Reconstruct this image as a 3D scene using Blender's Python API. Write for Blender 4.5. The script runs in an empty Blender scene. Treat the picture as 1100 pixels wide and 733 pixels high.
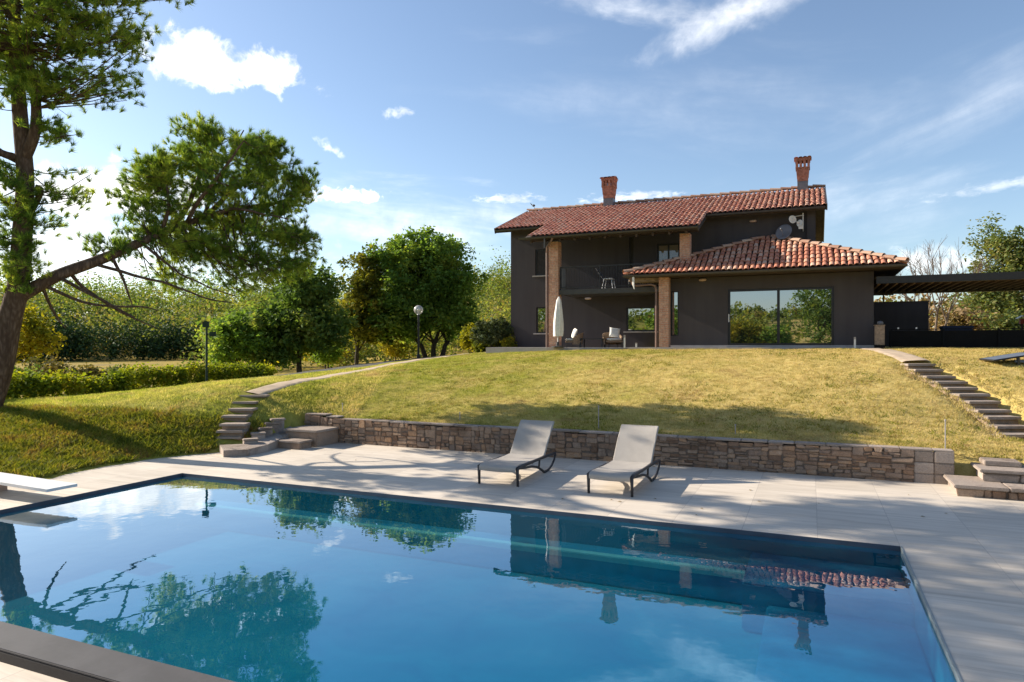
import bpy, bmesh, math, random
import numpy as np
from mathutils import Vector, Matrix, noise as mnoise

random.seed(7)
RNG = np.random.default_rng(11)
C = bpy.context.scene.collection
R = math.radians

# ------------------------------------------------------------------ camera
CAM_H, FPX, HY, YAW = 2.45, 740.0, 371.0, R(23.5)
cy_, sy_ = math.cos(YAW), math.sin(YAW)
cam = bpy.data.cameras.new('camera')
cam.sensor_width = 36.0
cam.lens = FPX / 1100 * 36.0
cam.shift_y = 4.5 / 1100
cam.clip_start = 0.1
cam.clip_end = 3000
camo = bpy.data.objects.new('camera', cam)
camo.location = (0, 0, CAM_H)
camo.rotation_euler = (R(90), 0, YAW)
C.objects.link(camo)
bpy.context.scene.camera = camo

def lat(l, d, z=0.0):
    """point l metres right of and d metres ahead of the camera station"""
    return Vector((l*cy_ - d*sy_, l*sy_ + d*cy_, z))
def at(px, py, d):
    """survey point: photo pixel at distance d"""
    return lat((px-550)/FPX*d, d, CAM_H-(py-HY)*d/FPX)
def onz(px, py, z):
    return at(px, py, FPX*(CAM_H-z)/(py-HY))

# ------------------------------------------------------------------ sky, sun, exposure
SUN_EL, SUN_TH = R(26.8), R(22.0)
sdir = lat(-math.cos(SUN_TH), math.sin(SUN_TH)).normalized()
SUNV = Vector((sdir.x*math.cos(SUN_EL), sdir.y*math.cos(SUN_EL), math.sin(SUN_EL)))
sc = bpy.context.scene
sc.view_settings.view_transform = 'Standard'
sc.view_settings.look = 'None'
sc.view_settings.gamma = 1
sc.view_settings.use_curve_mapping = False
sc.cycles.max_bounces = 7; sc.cycles.diffuse_bounces = 3; sc.cycles.glossy_bounces = 3; sc.cycles.transparent_max_bounces = 8
sc.view_settings.exposure = 1.05
sun = bpy.data.lights.new('sun', 'SUN')
sun.energy = 5.0
sun.angle = R(0.5)
sun.color = (1.0, 0.90, 0.76)
suno = bpy.data.objects.new('sun', sun)
suno.rotation_euler = SUNV.to_track_quat('Z', 'Y').to_euler()
suno.location = (-30, 10, 40)
C.objects.link(suno)

world = bpy.data.worlds.new('World')
sc.world = world
world.use_nodes = True
nt = world.node_tree
nt.nodes.clear()
class NG:
    def __init__(s, nt): s.nt = nt
    def n(s, t, **k):
        nd = s.nt.nodes.new(t)
        for a, b in k.items(): setattr(nd, a, b)
        return nd
    def l(s, a, b): s.nt.links.new(a, b)
    def put(s, sock, v):
        if isinstance(v, bpy.types.NodeSocket): s.l(v, sock)
        else: sock.default_value = v
    def m(s, op, a, b=0.0, c=0.0, clamp=False):
        nd = s.n('ShaderNodeMath', operation=op, use_clamp=clamp)
        s.put(nd.inputs[0], a); s.put(nd.inputs[1], b); s.put(nd.inputs[2], c)
        return nd.outputs[0]
    def vm(s, op, a, b=(0, 0, 0), out=0):
        nd = s.n('ShaderNodeVectorMath', operation=op)
        s.put(nd.inputs[0], a); s.put(nd.inputs[1], b)
        return nd.outputs['Value'] if op in ('DOT_PRODUCT', 'LENGTH') else nd.outputs[0]
    def xyz(s, a, b, c):
        nd = s.n('ShaderNodeCombineXYZ')
        s.put(nd.inputs[0], a); s.put(nd.inputs[1], b); s.put(nd.inputs[2], c)
        return nd.outputs[0]
    def noise(s, vec, scale, detail=4, rough=0.55, dist=0.0):
        nd = s.n('ShaderNodeTexNoise')
        if vec is not None: s.l(vec, nd.inputs['Vector'])
        nd.inputs['Scale'].default_value = scale
        nd.inputs['Detail'].default_value = detail
        nd.inputs['Roughness'].default_value = rough
        nd.inputs['Distortion'].default_value = dist
        return nd.outputs['Fac']
    def ramp(s, fac, stops, interp='LINEAR'):
        nd = s.n('ShaderNodeValToRGB')
        s.put(nd.inputs[0], fac)
        cr = nd.color_ramp; cr.interpolation = interp
        while len(cr.elements) < len(stops): cr.elements.new(0.5)
        for e, (p, c) in zip(cr.elements, stops):
            e.position = p; e.color = tuple(c)+(1,) if len(c) == 3 else c
        return nd.outputs[0]
    def mix(s, fac, a, b, mode='MIX'):
        nd = s.n('ShaderNodeMix', data_type='RGBA', blend_type=mode)
        s.put(nd.inputs[0], fac)
        s.put(nd.inputs[6], a if isinstance(a, bpy.types.NodeSocket) else tuple(a)+(1,))
        s.put(nd.inputs[7], b if isinstance(b, bpy.types.NodeSocket) else tuple(b)+(1,))
        return nd.outputs[2]
    def step(s, v, a, b):
        nd = s.n('ShaderNodeMapRange', interpolation_type='SMOOTHSTEP')
        s.put(nd.inputs[0], v); s.put(nd.inputs[1], a); s.put(nd.inputs[2], b)
        return nd.outputs[0]

g = NG(nt)
sky = g.n('ShaderNodeTexSky', sky_type='NISHITA')
sky.sun_disc = False
sky.sun_elevation = SUN_EL
sky.sun_rotation = math.atan2(SUNV.x, SUNV.y)
sky.air_density = 1.0; sky.dust_density = 0.6; sky.ozone_density = 2.5
SKYS = 0.09
tc = g.n('ShaderNodeTexCoord').outputs['Generated']
dirv = g.vm('NORMALIZE', tc)
def blob(px, py, w, h, tilt=0.0, nscale=7.0, amp=1.0, soft=0.55, dens=1.0, stretch=1.0, seed=0.0, det=6):
    """a cloud whose middle stands in one direction of the sky"""
    cdir = (at(px, py, 100)-Vector((0, 0, CAM_H))).normalized()
    rt = Vector((cdir.y, -cdir.x, 0)).normalized()
    up = rt.cross(cdir).normalized()
    ct, st = math.cos(tilt), math.sin(tilt)
    r2 = rt*ct+up*st; u2 = up*ct-rt*st
    a = g.m('DIVIDE', g.vm('DOT_PRODUCT', dirv, tuple(r2)), w/FPX)
    b = g.m('DIVIDE', g.vm('DOT_PRODUCT', dirv, tuple(u2)), h/FPX)
    ahead = g.m('GREATER_THAN', g.vm('DOT_PRODUCT', dirv, tuple(cdir)), 0.2)
    # flatter bottom
    b2 = g.m('MULTIPLY', g.m('MINIMUM', b, 0.0), 1.35)
    b3 = g.m('ADD', g.m('MAXIMUM', b, 0.0), b2)
    r = g.m('SQRT', g.m('ADD', g.m('MULTIPLY', a, a), g.m('MULTIPLY', b3, b3)))
    nv = g.xyz(g.m('ADD', g.m('DIVIDE', a, stretch*h/w if stretch > 1 else h/w), seed), g.m('MULTIPLY', b, stretch), seed*1.7)
    nn = g.noise(nv, nscale/4, det, 0.6, 0.3)
    f = g.m('ADD', g.m('SUBTRACT', 1.0, r), g.m('MULTIPLY', g.m('SUBTRACT', nn, 0.5), amp*2.6))
    k = g.step(f, 0.12, 0.12+soft)
    return g.m('MULTIPLY', g.m('MULTIPLY', k, dens), ahead)
clouds = [
    blob(240, 73, 96, 33, -0.03, 5.0, 0.8, 0.5, 0.97, seed=3.1),
    blob(110, 210, 120, 34, 0.05, 4.5, 0.9, 0.55, 0.9, seed=8.2),
    blob(370, 211, 48, 12, -0.03, 5, 0.9, 0.5, 0.85, seed=1.2),
    blob(60, 285, 330, 34, 0.0, 4, 0.8, 1.2, 0.7, stretch=1.5, seed=83.0),
    blob(110, 258, 200, 26, 0.05, 5, 0.9, 0.8, 0.6, seed=5.2),
    blob(1000, 282, 70, 20, 0.02, 5, 0.8, 0.9, 0.6, seed=12.2),
    blob(470, 250, 190, 60, -0.08, 4, 0.9, 1.3, 0.55, stretch=2.2, seed=21.0),
    blob(800, 10, 130, 34, 0.34, 4, 0.55, 1.7, 0.92, stretch=1.2, seed=31.0),
    blob(690, 12, 140, 26, -0.2, 4, 0.6, 1.9, 0.62, stretch=1.5, seed=35.0),
    blob(1080, 95, 190, 62, 0.30, 4, 0.6, 1.9, 0.30, stretch=2.6, seed=41.0),
    blob(880, 235, 200, 60, 0.15, 4, 0.9, 1.5, 0.26, stretch=2.0, seed=45.0),
    blob(1085, 198, 90, 8, 0.10, 4, 0.8, 1.2, 0.4, stretch=1.5, seed=51.0),
    blob(545, 214, 46, 7, 0.02, 4, 0.9, 0.8, 0.5, stretch=1.5, seed=55.0),
    blob(680, 212, 70, 8, 0.02, 4, 0.9, 0.8, 0.5, stretch=1.5, seed=57.0),
    blob(427, 122, 20, 8, 0.1, 4, 0.9, 0.9, 0.5, seed=59.0),
    blob(355, 160, 22, 7, -0.6, 4, 0.9, 0.9, 0.4, seed=61.0),
    blob(700, 110, 300, 70, -0.12, 4, 1.0, 1.9, 0.14, stretch=2.0, seed=65.0),
    blob(120, -160, 420, 120, 0.25, 5, 1.0, 0.9, 0.75, stretch=1.6, seed=71.0),
    blob(420, -330, 320, 90, -0.2, 5, 1.0, 1.2, 0.5, stretch=2.0, seed=75.0),
]
cov = clouds[0]
for k in clouds[1:]:
    cov = g.m('SUBTRACT', g.m('ADD', cov, k), g.m('MULTIPLY', cov, k))
cov = g.m('MINIMUM', cov, 0.97)
tex = g.noise(dirv, 26.0, 5, 0.6)
ccol = g.ramp(tex, [(0.3, (5.6, 5.8, 6.2)), (0.62, (11.0, 10.8, 10.4))])
hs = g.n('ShaderNodeHueSaturation'); hs.inputs['Saturation'].default_value = 0.95
g.l(sky.outputs[0], hs.inputs['Color'])
skycol = g.mix(cov, hs.outputs[0], ccol)
bg = g.n('ShaderNodeBackground')
g.l(skycol, bg.inputs[0]); bg.inputs[1].default_value = SKYS
wo = g.n('ShaderNodeOutputWorld')
g.l(bg.outputs[0], wo.inputs[0])

# ------------------------------------------------------------------ tagging and mesh helpers
def tag(o, label=None, cat=None, group=None, kind=None):
    if label: o['label'] = label
    if cat: o['category'] = cat
    if group: o['group'] = group
    if kind: o['kind'] = kind
    return o
def thing(name, label, cat, loc=(0, 0, 0), rz=0.0, group=None):
    o = bpy.data.objects.new(name, None)
    o.empty_display_size = 0.3
    o.location = loc; o.rotation_euler = (0, 0, rz)
    C.objects.link(o)
    return tag(o, label, cat, group)
def copy_tree(o, parent=None):
    c = o.copy(); C.objects.link(c)
    if parent: c.parent = parent
    for ch in list(o.children): copy_tree(ch, c)
    return c

class MB:
    """collects faces for one mesh; points are given in the parent's frame"""
    def __init__(s): s.v = []; s.f = []; s.mi = []
    def face(s, pts, mi=0):
        b = len(s.v); s.v += [tuple(p) for p in pts]
        s.f.append(tuple(range(b, b+len(pts)))); s.mi.append(mi)
    def grid(s, rows, closed=False, mi=0):
        b = len(s.v); n = len(rows[0])
        for r in rows: s.v += [tuple(p) for p in r]
        for i in range(len(rows)-1):
            for j in range(n if closed else n-1):
                k = (j+1) % n
                s.f.append((b+i*n+j, b+i*n+k, b+(i+1)*n+k, b+(i+1)*n+j)); s.mi.append(mi)
        return b
    def box(s, x0, x1, y0, y1, z0, z1, bev=0.0, mi=0, M=None):
        bm = bmesh.new()
        bmesh.ops.create_cube(bm, size=1)
        for v in bm.verts:
            v.co = Vector(((x0+x1)/2+v.co.x*(x1-x0), (y0+y1)/2+v.co.y*(y1-y0), (z0+z1)/2+v.co.z*(z1-z0)))
        if bev > 0:
            bmesh.ops.bevel(bm, geom=bm.edges[:], offset=bev, segments=2, affect='EDGES')
        if M is not None: bm.transform(M)
        s.bm(bm, mi)
    def bm(s, bm, mi=0):
        b = len(s.v); bm.verts.index_update()
        s.v += [tuple(v.co) for v in bm.verts]
        for f in bm.faces:
            s.f.append(tuple(b+v.index for v in f.verts)); s.mi.append(mi)
        bm.free()
    def tube(s, pts, rad, n=8, mi=0, cap=True):
        pts = [Vector(p) for p in pts]
        if not hasattr(rad, '__len__'): rad = [rad]*len(pts)
        rows = []; prev = None
        for i, p in enumerate(pts):
            t = (pts[min(i+1, len(pts)-1)]-pts[max(i-1, 0)])
            if t.length < 1e-9: t = Vector((0, 0, 1))
            t.normalize()
            if prev is None:
                a = Vector((0, 0, 1)) if abs(t.z) < 0.9 else Vector((1, 0, 0))
                u = t.cross(a).normalized()
            else:
                u = (prev-t*prev.dot(t))
                if u.length < 1e-6: u = t.orthogonal()
                u.normalize()
            prev = u; w = t.cross(u)
            rows.append([p+(u*math.cos(2*math.pi*k/n)+w*math.sin(2*math.pi*k/n))*rad[i] for k in range(n)])
        b = s.grid(rows, True, mi)
        if cap:
            s.f.append(tuple(b+k for k in range(n))[::-1]); s.mi.append(mi)
            e = b+(len(rows)-1)*n
            s.f.append(tuple(e+k for k in range(n))); s.mi.append(mi)
    def bar(s, a, b, w, h, mi=0):
        """rectangular bar from a to b, w across, h high"""
        a, b = Vector(a), Vector(b); t = (b-a).normalized()
        up = Vector((0, 0, 1)) if abs(t.z) < 0.95 else Vector((0, 1, 0))
        r = t.cross(up).normalized()*(w/2); u = r.cross(t).normalized()*(h/2)
        A = [a-r-u, a+r-u, a+r+u, a-r+u]; B = [p+(b-a) for p in A]
        s.grid([A+[A[0]], B+[B[0]]], False, mi)
        s.face(A[::-1], mi); s.face(B, mi)
    def lathe(s, prof, c=(0, 0, 0), n=20, mi=0, sx=1, sy=1):
        c = Vector(c)
        rows = [[c+Vector((r*math.cos(2*math.pi*k/n)*sx, r*math.sin(2*math.pi*k/n)*sy, z)) for k in range(n)] for r, z in prof]
        s.grid(rows, True, mi)
    def prism(s, poly, z0, z1, mi=0):
        n = len(poly)
        s.face([(p[0], p[1], z1) for p in poly], mi)
        s.face([(p[0], p[1], z0) for p in poly][::-1], mi)
        for i in range(n):
            a, b = poly[i], poly[(i+1) % n]
            s.face([(a[0], a[1], z0), (b[0], b[1], z0), (b[0], b[1], z1), (a[0], a[1], z1)], mi)
    def build(s, name, mats, parent=None, smooth=False, recalc=True):
        me = bpy.data.meshes.new(name)
        me.from_pydata(s.v, [], s.f)
        if not isinstance(mats, (list, tuple)): mats = [mats]
        for m in mats: me.materials.append(m)
        if len(mats) > 1: me.polygons.foreach_set('material_index', s.mi)
        if recalc:
            b = bmesh.new(); b.from_mesh(me)
            bmesh.ops.recalc_face_normals(b, faces=b.faces); b.to_mesh(me); b.free()
        if smooth: me.polygons.foreach_set('use_smooth', [True]*len(me.polygons))
        me.update()
        o = bpy.data.objects.new(name, me)
        C.objects.link(o)
        if parent: o.parent = parent
        return o

def np_mesh(name, V, k, mats, parent=None, mi=None):
    """V: (n*k,3) vertices of n separate k-gons"""
    me = bpy.data.meshes.new(name)
    n = len(V)//k
    me.vertices.add(len(V)); me.vertices.foreach_set('co', np.ascontiguousarray(V, dtype=np.float32).ravel())
    me.loops.add(n*k); me.loops.foreach_set('vertex_index', np.arange(n*k, dtype=np.int32))
    me.polygons.add(n)
    me.polygons.foreach_set('loop_start', np.arange(0, n*k, k, dtype=np.int32))
    me.polygons.foreach_set('loop_total', np.full(n, k, dtype=np.int32))
    if not isinstance(mats, (list, tuple)): mats = [mats]
    for m in mats: me.materials.append(m)
    if mi is not None: me.polygons.foreach_set('material_index', np.asarray(mi, dtype=np.int32))
    me.update(calc_edges=True)
    o = bpy.data.objects.new(name, me); C.objects.link(o)
    if parent: o.parent = parent
    return o

def rand_dirs(n):
    v = RNG.normal(size=(n, 3)); return v/np.linalg.norm(v, axis=1)[:, None]
def leaf_quads(P, size, up=0.35, aspect=0.6, droop=None):
    """diamond leaves at points P with random facing"""
    n = len(P)
    N = rand_dirs(n); N[:, 2] = np.abs(N[:, 2])+up; N /= np.linalg.norm(N, axis=1)[:, None]
    T = np.cross(N, rand_dirs(n)); T /= np.linalg.norm(T, axis=1)[:, None]
    B = np.cross(N, T)
    sz = size*RNG.uniform(0.6, 1.35, n)[:, None]
    V = np.empty((n, 4, 3))
    V[:, 0] = P-T*sz*0.5; V[:, 1] = P+B*sz*0.5*aspect+N*sz*0.06
    V[:, 2] = P+T*sz*0.5; V[:, 3] = P-B*sz*0.5*aspect+N*sz*0.06
    return V.reshape(-1, 3)
def needle_tufts(P, D, n_per, length, width, spread=0.75):
    """pine needle tufts at P pointing along D; triangles"""
    m = len(P)
    P2 = np.repeat(P, n_per, axis=0); D2 = np.repeat(D, n_per, axis=0)
    N = D2+rand_dirs(m*n_per)*spread*RNG.uniform(0.5, 1.25, (m*n_per, 1)); N /= np.linalg.norm(N, axis=1)[:, None]
    L = length*RNG.uniform(0.65, 1.2, m*n_per)[:, None]
    S = np.cross(N, rand_dirs(m*n_per)); S /= np.linalg.norm(S, axis=1)[:, None]
    base = P2-D2*RNG.uniform(0.0, 0.55, (m*n_per, 1))*length
    V = np.empty((m*n_per, 3, 3))
    V[:, 0] = base-S*width/2; V[:, 1] = base+S*width/2; V[:, 2] = base+N*L
    return V.reshape(-1, 3)

# ------------------------------------------------------------------ materials
def mat(name):
    m = bpy.data.materials.new(name); m.use_nodes = True
    m.node_tree.nodes.clear()
    g = NG(m.node_tree)
    o = g.n('ShaderNodeOutputMaterial')
    return m, g, o
def pos(g): return g.n('ShaderNodeNewGeometry').outputs['Position']
def objc(g): return g.n('ShaderNodeTexCoord').outputs['Object']
def island(g): return g.n('ShaderNodeNewGeometry').outputs['Random Per Island']
def principled(g, o, col, rough=0.7, spec=0.3, bump=None, bs=0.3, bd=0.02, metal=0.0):
    p = g.n('ShaderNodeBsdfPrincipled')
    g.put(p.inputs['Base Color'], col if isinstance(col, bpy.types.NodeSocket) else tuple(col)+(1,))
    g.put(p.inputs['Roughness'], rough)
    p.inputs['Specular IOR Level'].default_value = spec
    p.inputs['Metallic'].default_value = metal
    if bump is not None:
        b = g.n('ShaderNodeBump'); b.inputs['Strength'].default_value = bs; b.inputs['Distance'].default_value = bd
        g.l(bump, b.inputs['Height']); g.l(b.outputs[0], p.inputs['Normal'])
    g.l(p.outputs[0], o.inputs[0])
    return p
def simple(name, col, rough=0.6, var=0.15, nscale=6.0, spec=0.3, bump=0.15, metal=0.0):
    m, g, o = mat(name)
    p = objc(g)
    n = g.noise(p, nscale, 5)
    n2 = g.noise(p, nscale*9, 3)
    c = g.mix(g.step(n, 0.3, 0.7), tuple(x*(1-var) for x in col), tuple(min(1, x*(1+var)) for x in col))
    principled(g, o, c, g.m('ADD', rough-0.06, g.m('MULTIPLY', n2, 0.12)), spec, n2, bump, 0.004, metal)
    return m
def leafmat(name, cols, transl=0.35, vscale=0.5, tcol=(1.25, 1.2, 0.5), rough=0.55, clump=0.55, gain=1.35):
    m, g, o = mat(name)
    r = island(g)
    nz = g.noise(pos(g), vscale, 3)
    f = g.m('ADD', g.m('MULTIPLY', r, 1-clump), g.m('MULTIPLY', g.step(nz, 0.3, 0.7), clump))
    k = len(cols)
    col = g.ramp(f, [((i+0.5)/k, tuple(gain*x for x in c)) for i, c in enumerate(cols)])
    p = g.n('ShaderNodeBsdfPrincipled'); g.l(col, p.inputs['Base Color'])
    p.inputs['Roughness'].default_value = 0.75; p.inputs['Specular IOR Level'].default_value = 0.12
    t = g.n('ShaderNodeBsdfTranslucent')
    g.l(g.mix(1.0, col, tcol, 'MULTIPLY'), t.inputs[0])
    mx = g.n('ShaderNodeMixShader'); mx.inputs[0].default_value = transl
    g.l(p.outputs[0], mx.inputs[1]); g.l(t.outputs[0], mx.inputs[2]); g.l(mx.outputs[0], o.inputs[0])
    return m
def barkmat(name, c1, c2, scale=8):
    m, g, o = mat(name)
    p = objc(g)
    mp = g.n('ShaderNodeMapping'); g.l(p, mp.inputs[0]); mp.inputs['Scale'].default_value = (1, 1, 0.28)
    n = g.noise(mp.outputs[0], scale, 6, 0.65, 0.6)
    v = g.n('ShaderNodeTexVoronoi', feature='DISTANCE_TO_EDGE'); g.l(mp.outputs[0], v.inputs['Vector']); v.inputs['Scale'].default_value = scale*1.6
    f = g.m('MULTIPLY', g.m('ADD', 0.68, g.m('MULTIPLY', g.step(v.outputs['Distance'], 0.0, 0.4), 0.32)), n)
    principled(g, o, g.ramp(f, [(0.1, tuple(x*0.45 for x in c1)), (0.35, c1), (0.7, c2)]), 0.9, 0.1, f, 0.9, 0.05)
    return m

M = {}
M['pine'] = leafmat('pine_needles', [(0.016, 0.036, 0.010), (0.045, 0.075, 0.014), (0.085, 0.12, 0.020), (0.165, 0.175, 0.03)], 0.5, 1.1, clump=0.5, gain=3.1)
M['bark'] = barkmat('pine_bark', (0.085, 0.055, 0.038), (0.20, 0.14, 0.10))
M['bark2'] = barkmat('grey_brown_bark', (0.05, 0.04, 0.032), (0.14, 0.11, 0.085), 10)
M['bark3'] = barkmat('pale_twig_bark', (0.13, 0.10, 0.08), (0.26, 0.21, 0.17), 12)
M['maple'] = leafmat('maple_leaf', [(0.022, 0.042, 0.010), (0.038, 0.065, 0.013), (0.055, 0.085, 0.018), (0.085, 0.10, 0.02)], 0.46, 0.55, gain=3.6)
M['darktree'] = leafmat('dark_leaf', [(0.018, 0.034, 0.010), (0.03, 0.05, 0.013), (0.045, 0.065, 0.016), (0.065, 0.07, 0.02)], 0.46, 0.6, gain=3.6)
M['yellow'] = leafmat('yellow_leaf', [(0.13, 0.14, 0.014), (0.24, 0.22, 0.016), (0.34, 0.27, 0.025)], 0.4, 0.7)
M['lime'] = leafmat('lime_leaf', [(0.07, 0.10, 0.015), (0.13, 0.15, 0.02), (0.22, 0.20, 0.02), (0.27, 0.21, 0.03)], 0.4, 0.8)
M['hedge'] = leafmat('hedge_leaf', [(0.045, 0.07, 0.01), (0.10, 0.13, 0.012), (0.16, 0.18, 0.015), (0.24, 0.21, 0.02)], 0.45, 1.2, gain=1.7)
M['shrub'] = leafmat('shrub_leaf', [(0.05, 0.06, 0.02), (0.09, 0.09, 0.03), (0.15, 0.12, 0.04), (0.20, 0.15, 0.06)], 0.3, 0.8)
M['clipped'] = leafmat('clipped_leaf', [(0.02, 0.032, 0.014), (0.04, 0.055, 0.025), (0.07, 0.08, 0.04)], 0.2, 2.0, gain=1.8)
M['righttree'] = leafmat('olive_leaf', [(0.035, 0.055, 0.02), (0.065, 0.09, 0.03), (0.105, 0.12, 0.04), (0.14, 0.125, 0.05)], 0.4, 0.45, clump=0.35, gain=1.9)
M['drybush'] = leafmat('dry_leaf', [(0.09, 0.08, 0.03), (0.17, 0.12, 0.06), (0.24, 0.17, 0.10)], 0.3, 0.6)
M['forest'] = leafmat('forest_leaf', [(0.045, 0.07, 0.025), (0.08, 0.11, 0.03), (0.12, 0.15, 0.035), (0.18, 0.185, 0.045), (0.16, 0.125, 0.055)], 0.4, 0.16, clump=0.8, gain=1.55)
M['belt'] = leafmat('dark_belt_leaf', [(0.012, 0.026, 0.012), (0.022, 0.042, 0.018), (0.035, 0.058, 0.02)], 0.15, 0.1, gain=1.7)

# lawn
def lawnmat():
    m, g, o = mat('lawn_ground')
    p = pos(g)
    n1 = g.noise(p, 0.55, 4, 0.6)
    n2 = g.noise(p, 5.0, 5, 0.7)
    n3 = g.noise(p, 45.0, 3, 0.7)
    xyz = g.n('ShaderNodeSeparateXYZ'); g.l(p, xyz.inputs[0])
    dry = g.step(g.m('ADD', xyz.outputs[0], g.m('MULTIPLY', g.m('SUBTRACT', n1, 0.5), 24.0)), -15.0, -1.0)
    f = g.m('ADD', g.m('MULTIPLY', n2, 0.6), g.m('MULTIPLY', n3, 0.4))
    green = g.ramp(f, [(0.3, (0.135, 0.135, 0.024)), (0.5, (0.270, 0.257, 0.047)), (0.7, (0.392, 0.338, 0.068))])
    tan = g.ramp(f, [(0.3, (0.288, 0.210, 0.066)), (0.5, (0.504, 0.372, 0.132)), (0.7, (0.648, 0.492, 0.204))])
    c = g.mix(g.m('MULTIPLY', dry, 0.85), green, tan)
    bare = g.step(g.noise(p, 1.3, 5, 0.7), 0.58, 0.70)
    c = g.mix(g.m('MULTIPLY', bare, 0.5), c, (0.17, 0.11, 0.05))
    # rough weedy bank at the left of the deck
    mead = g.step(g.m('ADD', xyz.outputs[0], g.m('MULTIPLY', xyz.outputs[1], -0.2)), -31.0, -33.0)
    mc = g.ramp(g.noise(p, 0.12, 5, 0.7), [(0.35, (0.16, 0.13, 0.035)), (0.5, (0.33, 0.24, 0.05)), (0.65, (0.22, 0.17, 0.07))])
    c = g.mix(mead, c, mc)
    principled(g, o, c, 0.95, 0.05, f, 0.55, 0.05)
    return m
M['lawn'] = lawnmat()
def blademat(name, dryshift=0.0, gn=1.0):
    m, g, o = mat(name)
    p = pos(g)
    n1 = g.noise(p, 0.55, 4, 0.6); n2 = g.noise(p, 1.7, 4, 0.65)
    xyz = g.n('ShaderNodeSeparateXYZ'); g.l(p, xyz.inputs[0])
    dry = g.step(g.m('ADD', g.m('ADD', xyz.outputs[0], dryshift), g.m('MULTIPLY', g.m('SUBTRACT', n1, 0.5), 24.0)), -15.0, -1.0)
    f = g.m('ADD', g.m('MULTIPLY', island(g), 0.55), g.m('MULTIPLY', g.step(n2, 0.3, 0.7), 0.45))
    green = g.ramp(f, [(0.1, (0.116, 0.158, 0.021)), (0.45, (0.310, 0.344, 0.046)), (0.75, (0.517, 0.494, 0.078)), (0.95, (0.568, 0.440, 0.156))])
    tan = g.ramp(f, [(0.05, (0.199, 0.192, 0.042)), (0.35, (0.474, 0.378, 0.121)), (0.7, (0.641, 0.484, 0.206)), (0.95, (0.729, 0.574, 0.302))])
    c = g.mix(g.m('MULTIPLY', dry, 0.92), green, tan)
    brown = g.step(g.noise(p, 0.8, 5, 0.7), 0.54, 0.66)
    c = g.mix(g.m('MULTIPLY', brown, 0.62), c, (0.40, 0.27, 0.13))
    if gn != 1.0: c = g.mix(1.0, c, (gn, gn*0.97, gn), 'MULTIPLY')
    d = g.n('ShaderNodeBsdfDiffuse'); g.l(c, d.inputs[0])
    t = g.n('ShaderNodeBsdfTranslucent'); g.l(c, t.inputs[0])
    mx = g.n('ShaderNodeMixShader'); mx.inputs[0].default_value = 0.35
    g.l(d.outputs[0], mx.inputs[1]); g.l(t.outputs[0], mx.inputs[2]); g.l(mx.outputs[0], o.inputs[0])
    return m
M['blade'] = blademat('grass_blade')
M['bankblade'] = blademat('bank_grass_blade', 4.0, 1.4)
M['weed'] = leafmat('bank_weed', [(0.06, 0.08, 0.012), (0.13, 0.15, 0.02), (0.22, 0.20, 0.035), (0.20, 0.12, 0.045)], 0.35, 1.5)

def deckmat():
    m, g, o = mat('deck_travertine')
    p = pos(g)
    xyz = g.n('ShaderNodeSeparateXYZ'); g.l(p, xyz.inputs[0])
    x, y = xyz.outputs[0], xyz.outputs[1]
    TX, TY = 0.92, 1.68
    def edge(v, t, off):
        fr = g.m('FRACT', g.m('DIVIDE', g.m('ADD', v, off), t))
        return g.m('MULTIPLY', g.m('MINIMUM', fr, g.m('SUBTRACT', 1.0, fr)), t)
    ex = edge(x, TX, 100*TX-0.99); ey = edge(y, TY, 100*TY-6.2)
    d = g.m('MINIMUM', ex, ey)
    joint = g.step(d, 0.0025, 0.0055)
    cell = g.xyz(g.m('FLOOR', g.m('DIVIDE', g.m('ADD', x, 100*TX-0.99), TX)), g.m('FLOOR', g.m('DIVIDE', g.m('ADD', y, 100*TY-6.2), TY)), 0.0)
    wn = g.n('ShaderNodeTexWhiteNoise', noise_dimensions='3D'); g.l(cell, wn.inputs[0])
    off = g.vm('MULTIPLY', wn.outputs['Color'], (40, 40, 40))
    mp = g.n('ShaderNodeMapping'); g.l(p, mp.inputs[0]); mp.inputs['Scale'].default_value = (0.55, 7.0, 1)
    vein = g.noise(g.vm('ADD', mp.outputs[0], off), 1.6, 6, 0.62, 0.4)
    fine = g.noise(p, 60, 3, 0.6)
    c = g.ramp(vein, [(0.25, (0.445, 0.381, 0.308)), (0.5, (0.569, 0.498, 0.411)), (0.75, (0.664, 0.586, 0.491))])
    tone = g.m('ADD', 0.89, g.m('MULTIPLY', wn.outputs['Value'], 0.17))
    c = g.mix(1.0, c, g.xyz(tone, tone, tone), 'MULTIPLY')
    stain = g.step(g.noise(p, 0.9, 5, 0.65), 0.55, 0.75)
    c = g.mix(g.m('MULTIPLY', stain, 0.14), c, (0.34, 0.29, 0.24))
    c = g.mix(joint, (0.42, 0.365, 0.31), c)
    principled(g, o, c, 0.62, 0.3, g.m('ADD', g.m('MULTIPLY', joint, 1.0), g.m('MULTIPLY', fine, 0.15)), 0.35, 0.004)
    return m
M['deck'] = deckmat()
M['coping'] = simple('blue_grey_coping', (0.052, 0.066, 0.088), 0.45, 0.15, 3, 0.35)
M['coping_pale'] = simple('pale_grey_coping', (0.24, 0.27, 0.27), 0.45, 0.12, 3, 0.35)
M['coping_top'] = simple('grey_slab_coping', (0.064, 0.061, 0.063), 0.6, 0.14, 2.5, 0.3)
M['darkslot'] = simple('black_rubber_edge', (0.012, 0.012, 0.015), 0.5, 0.2)

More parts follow.
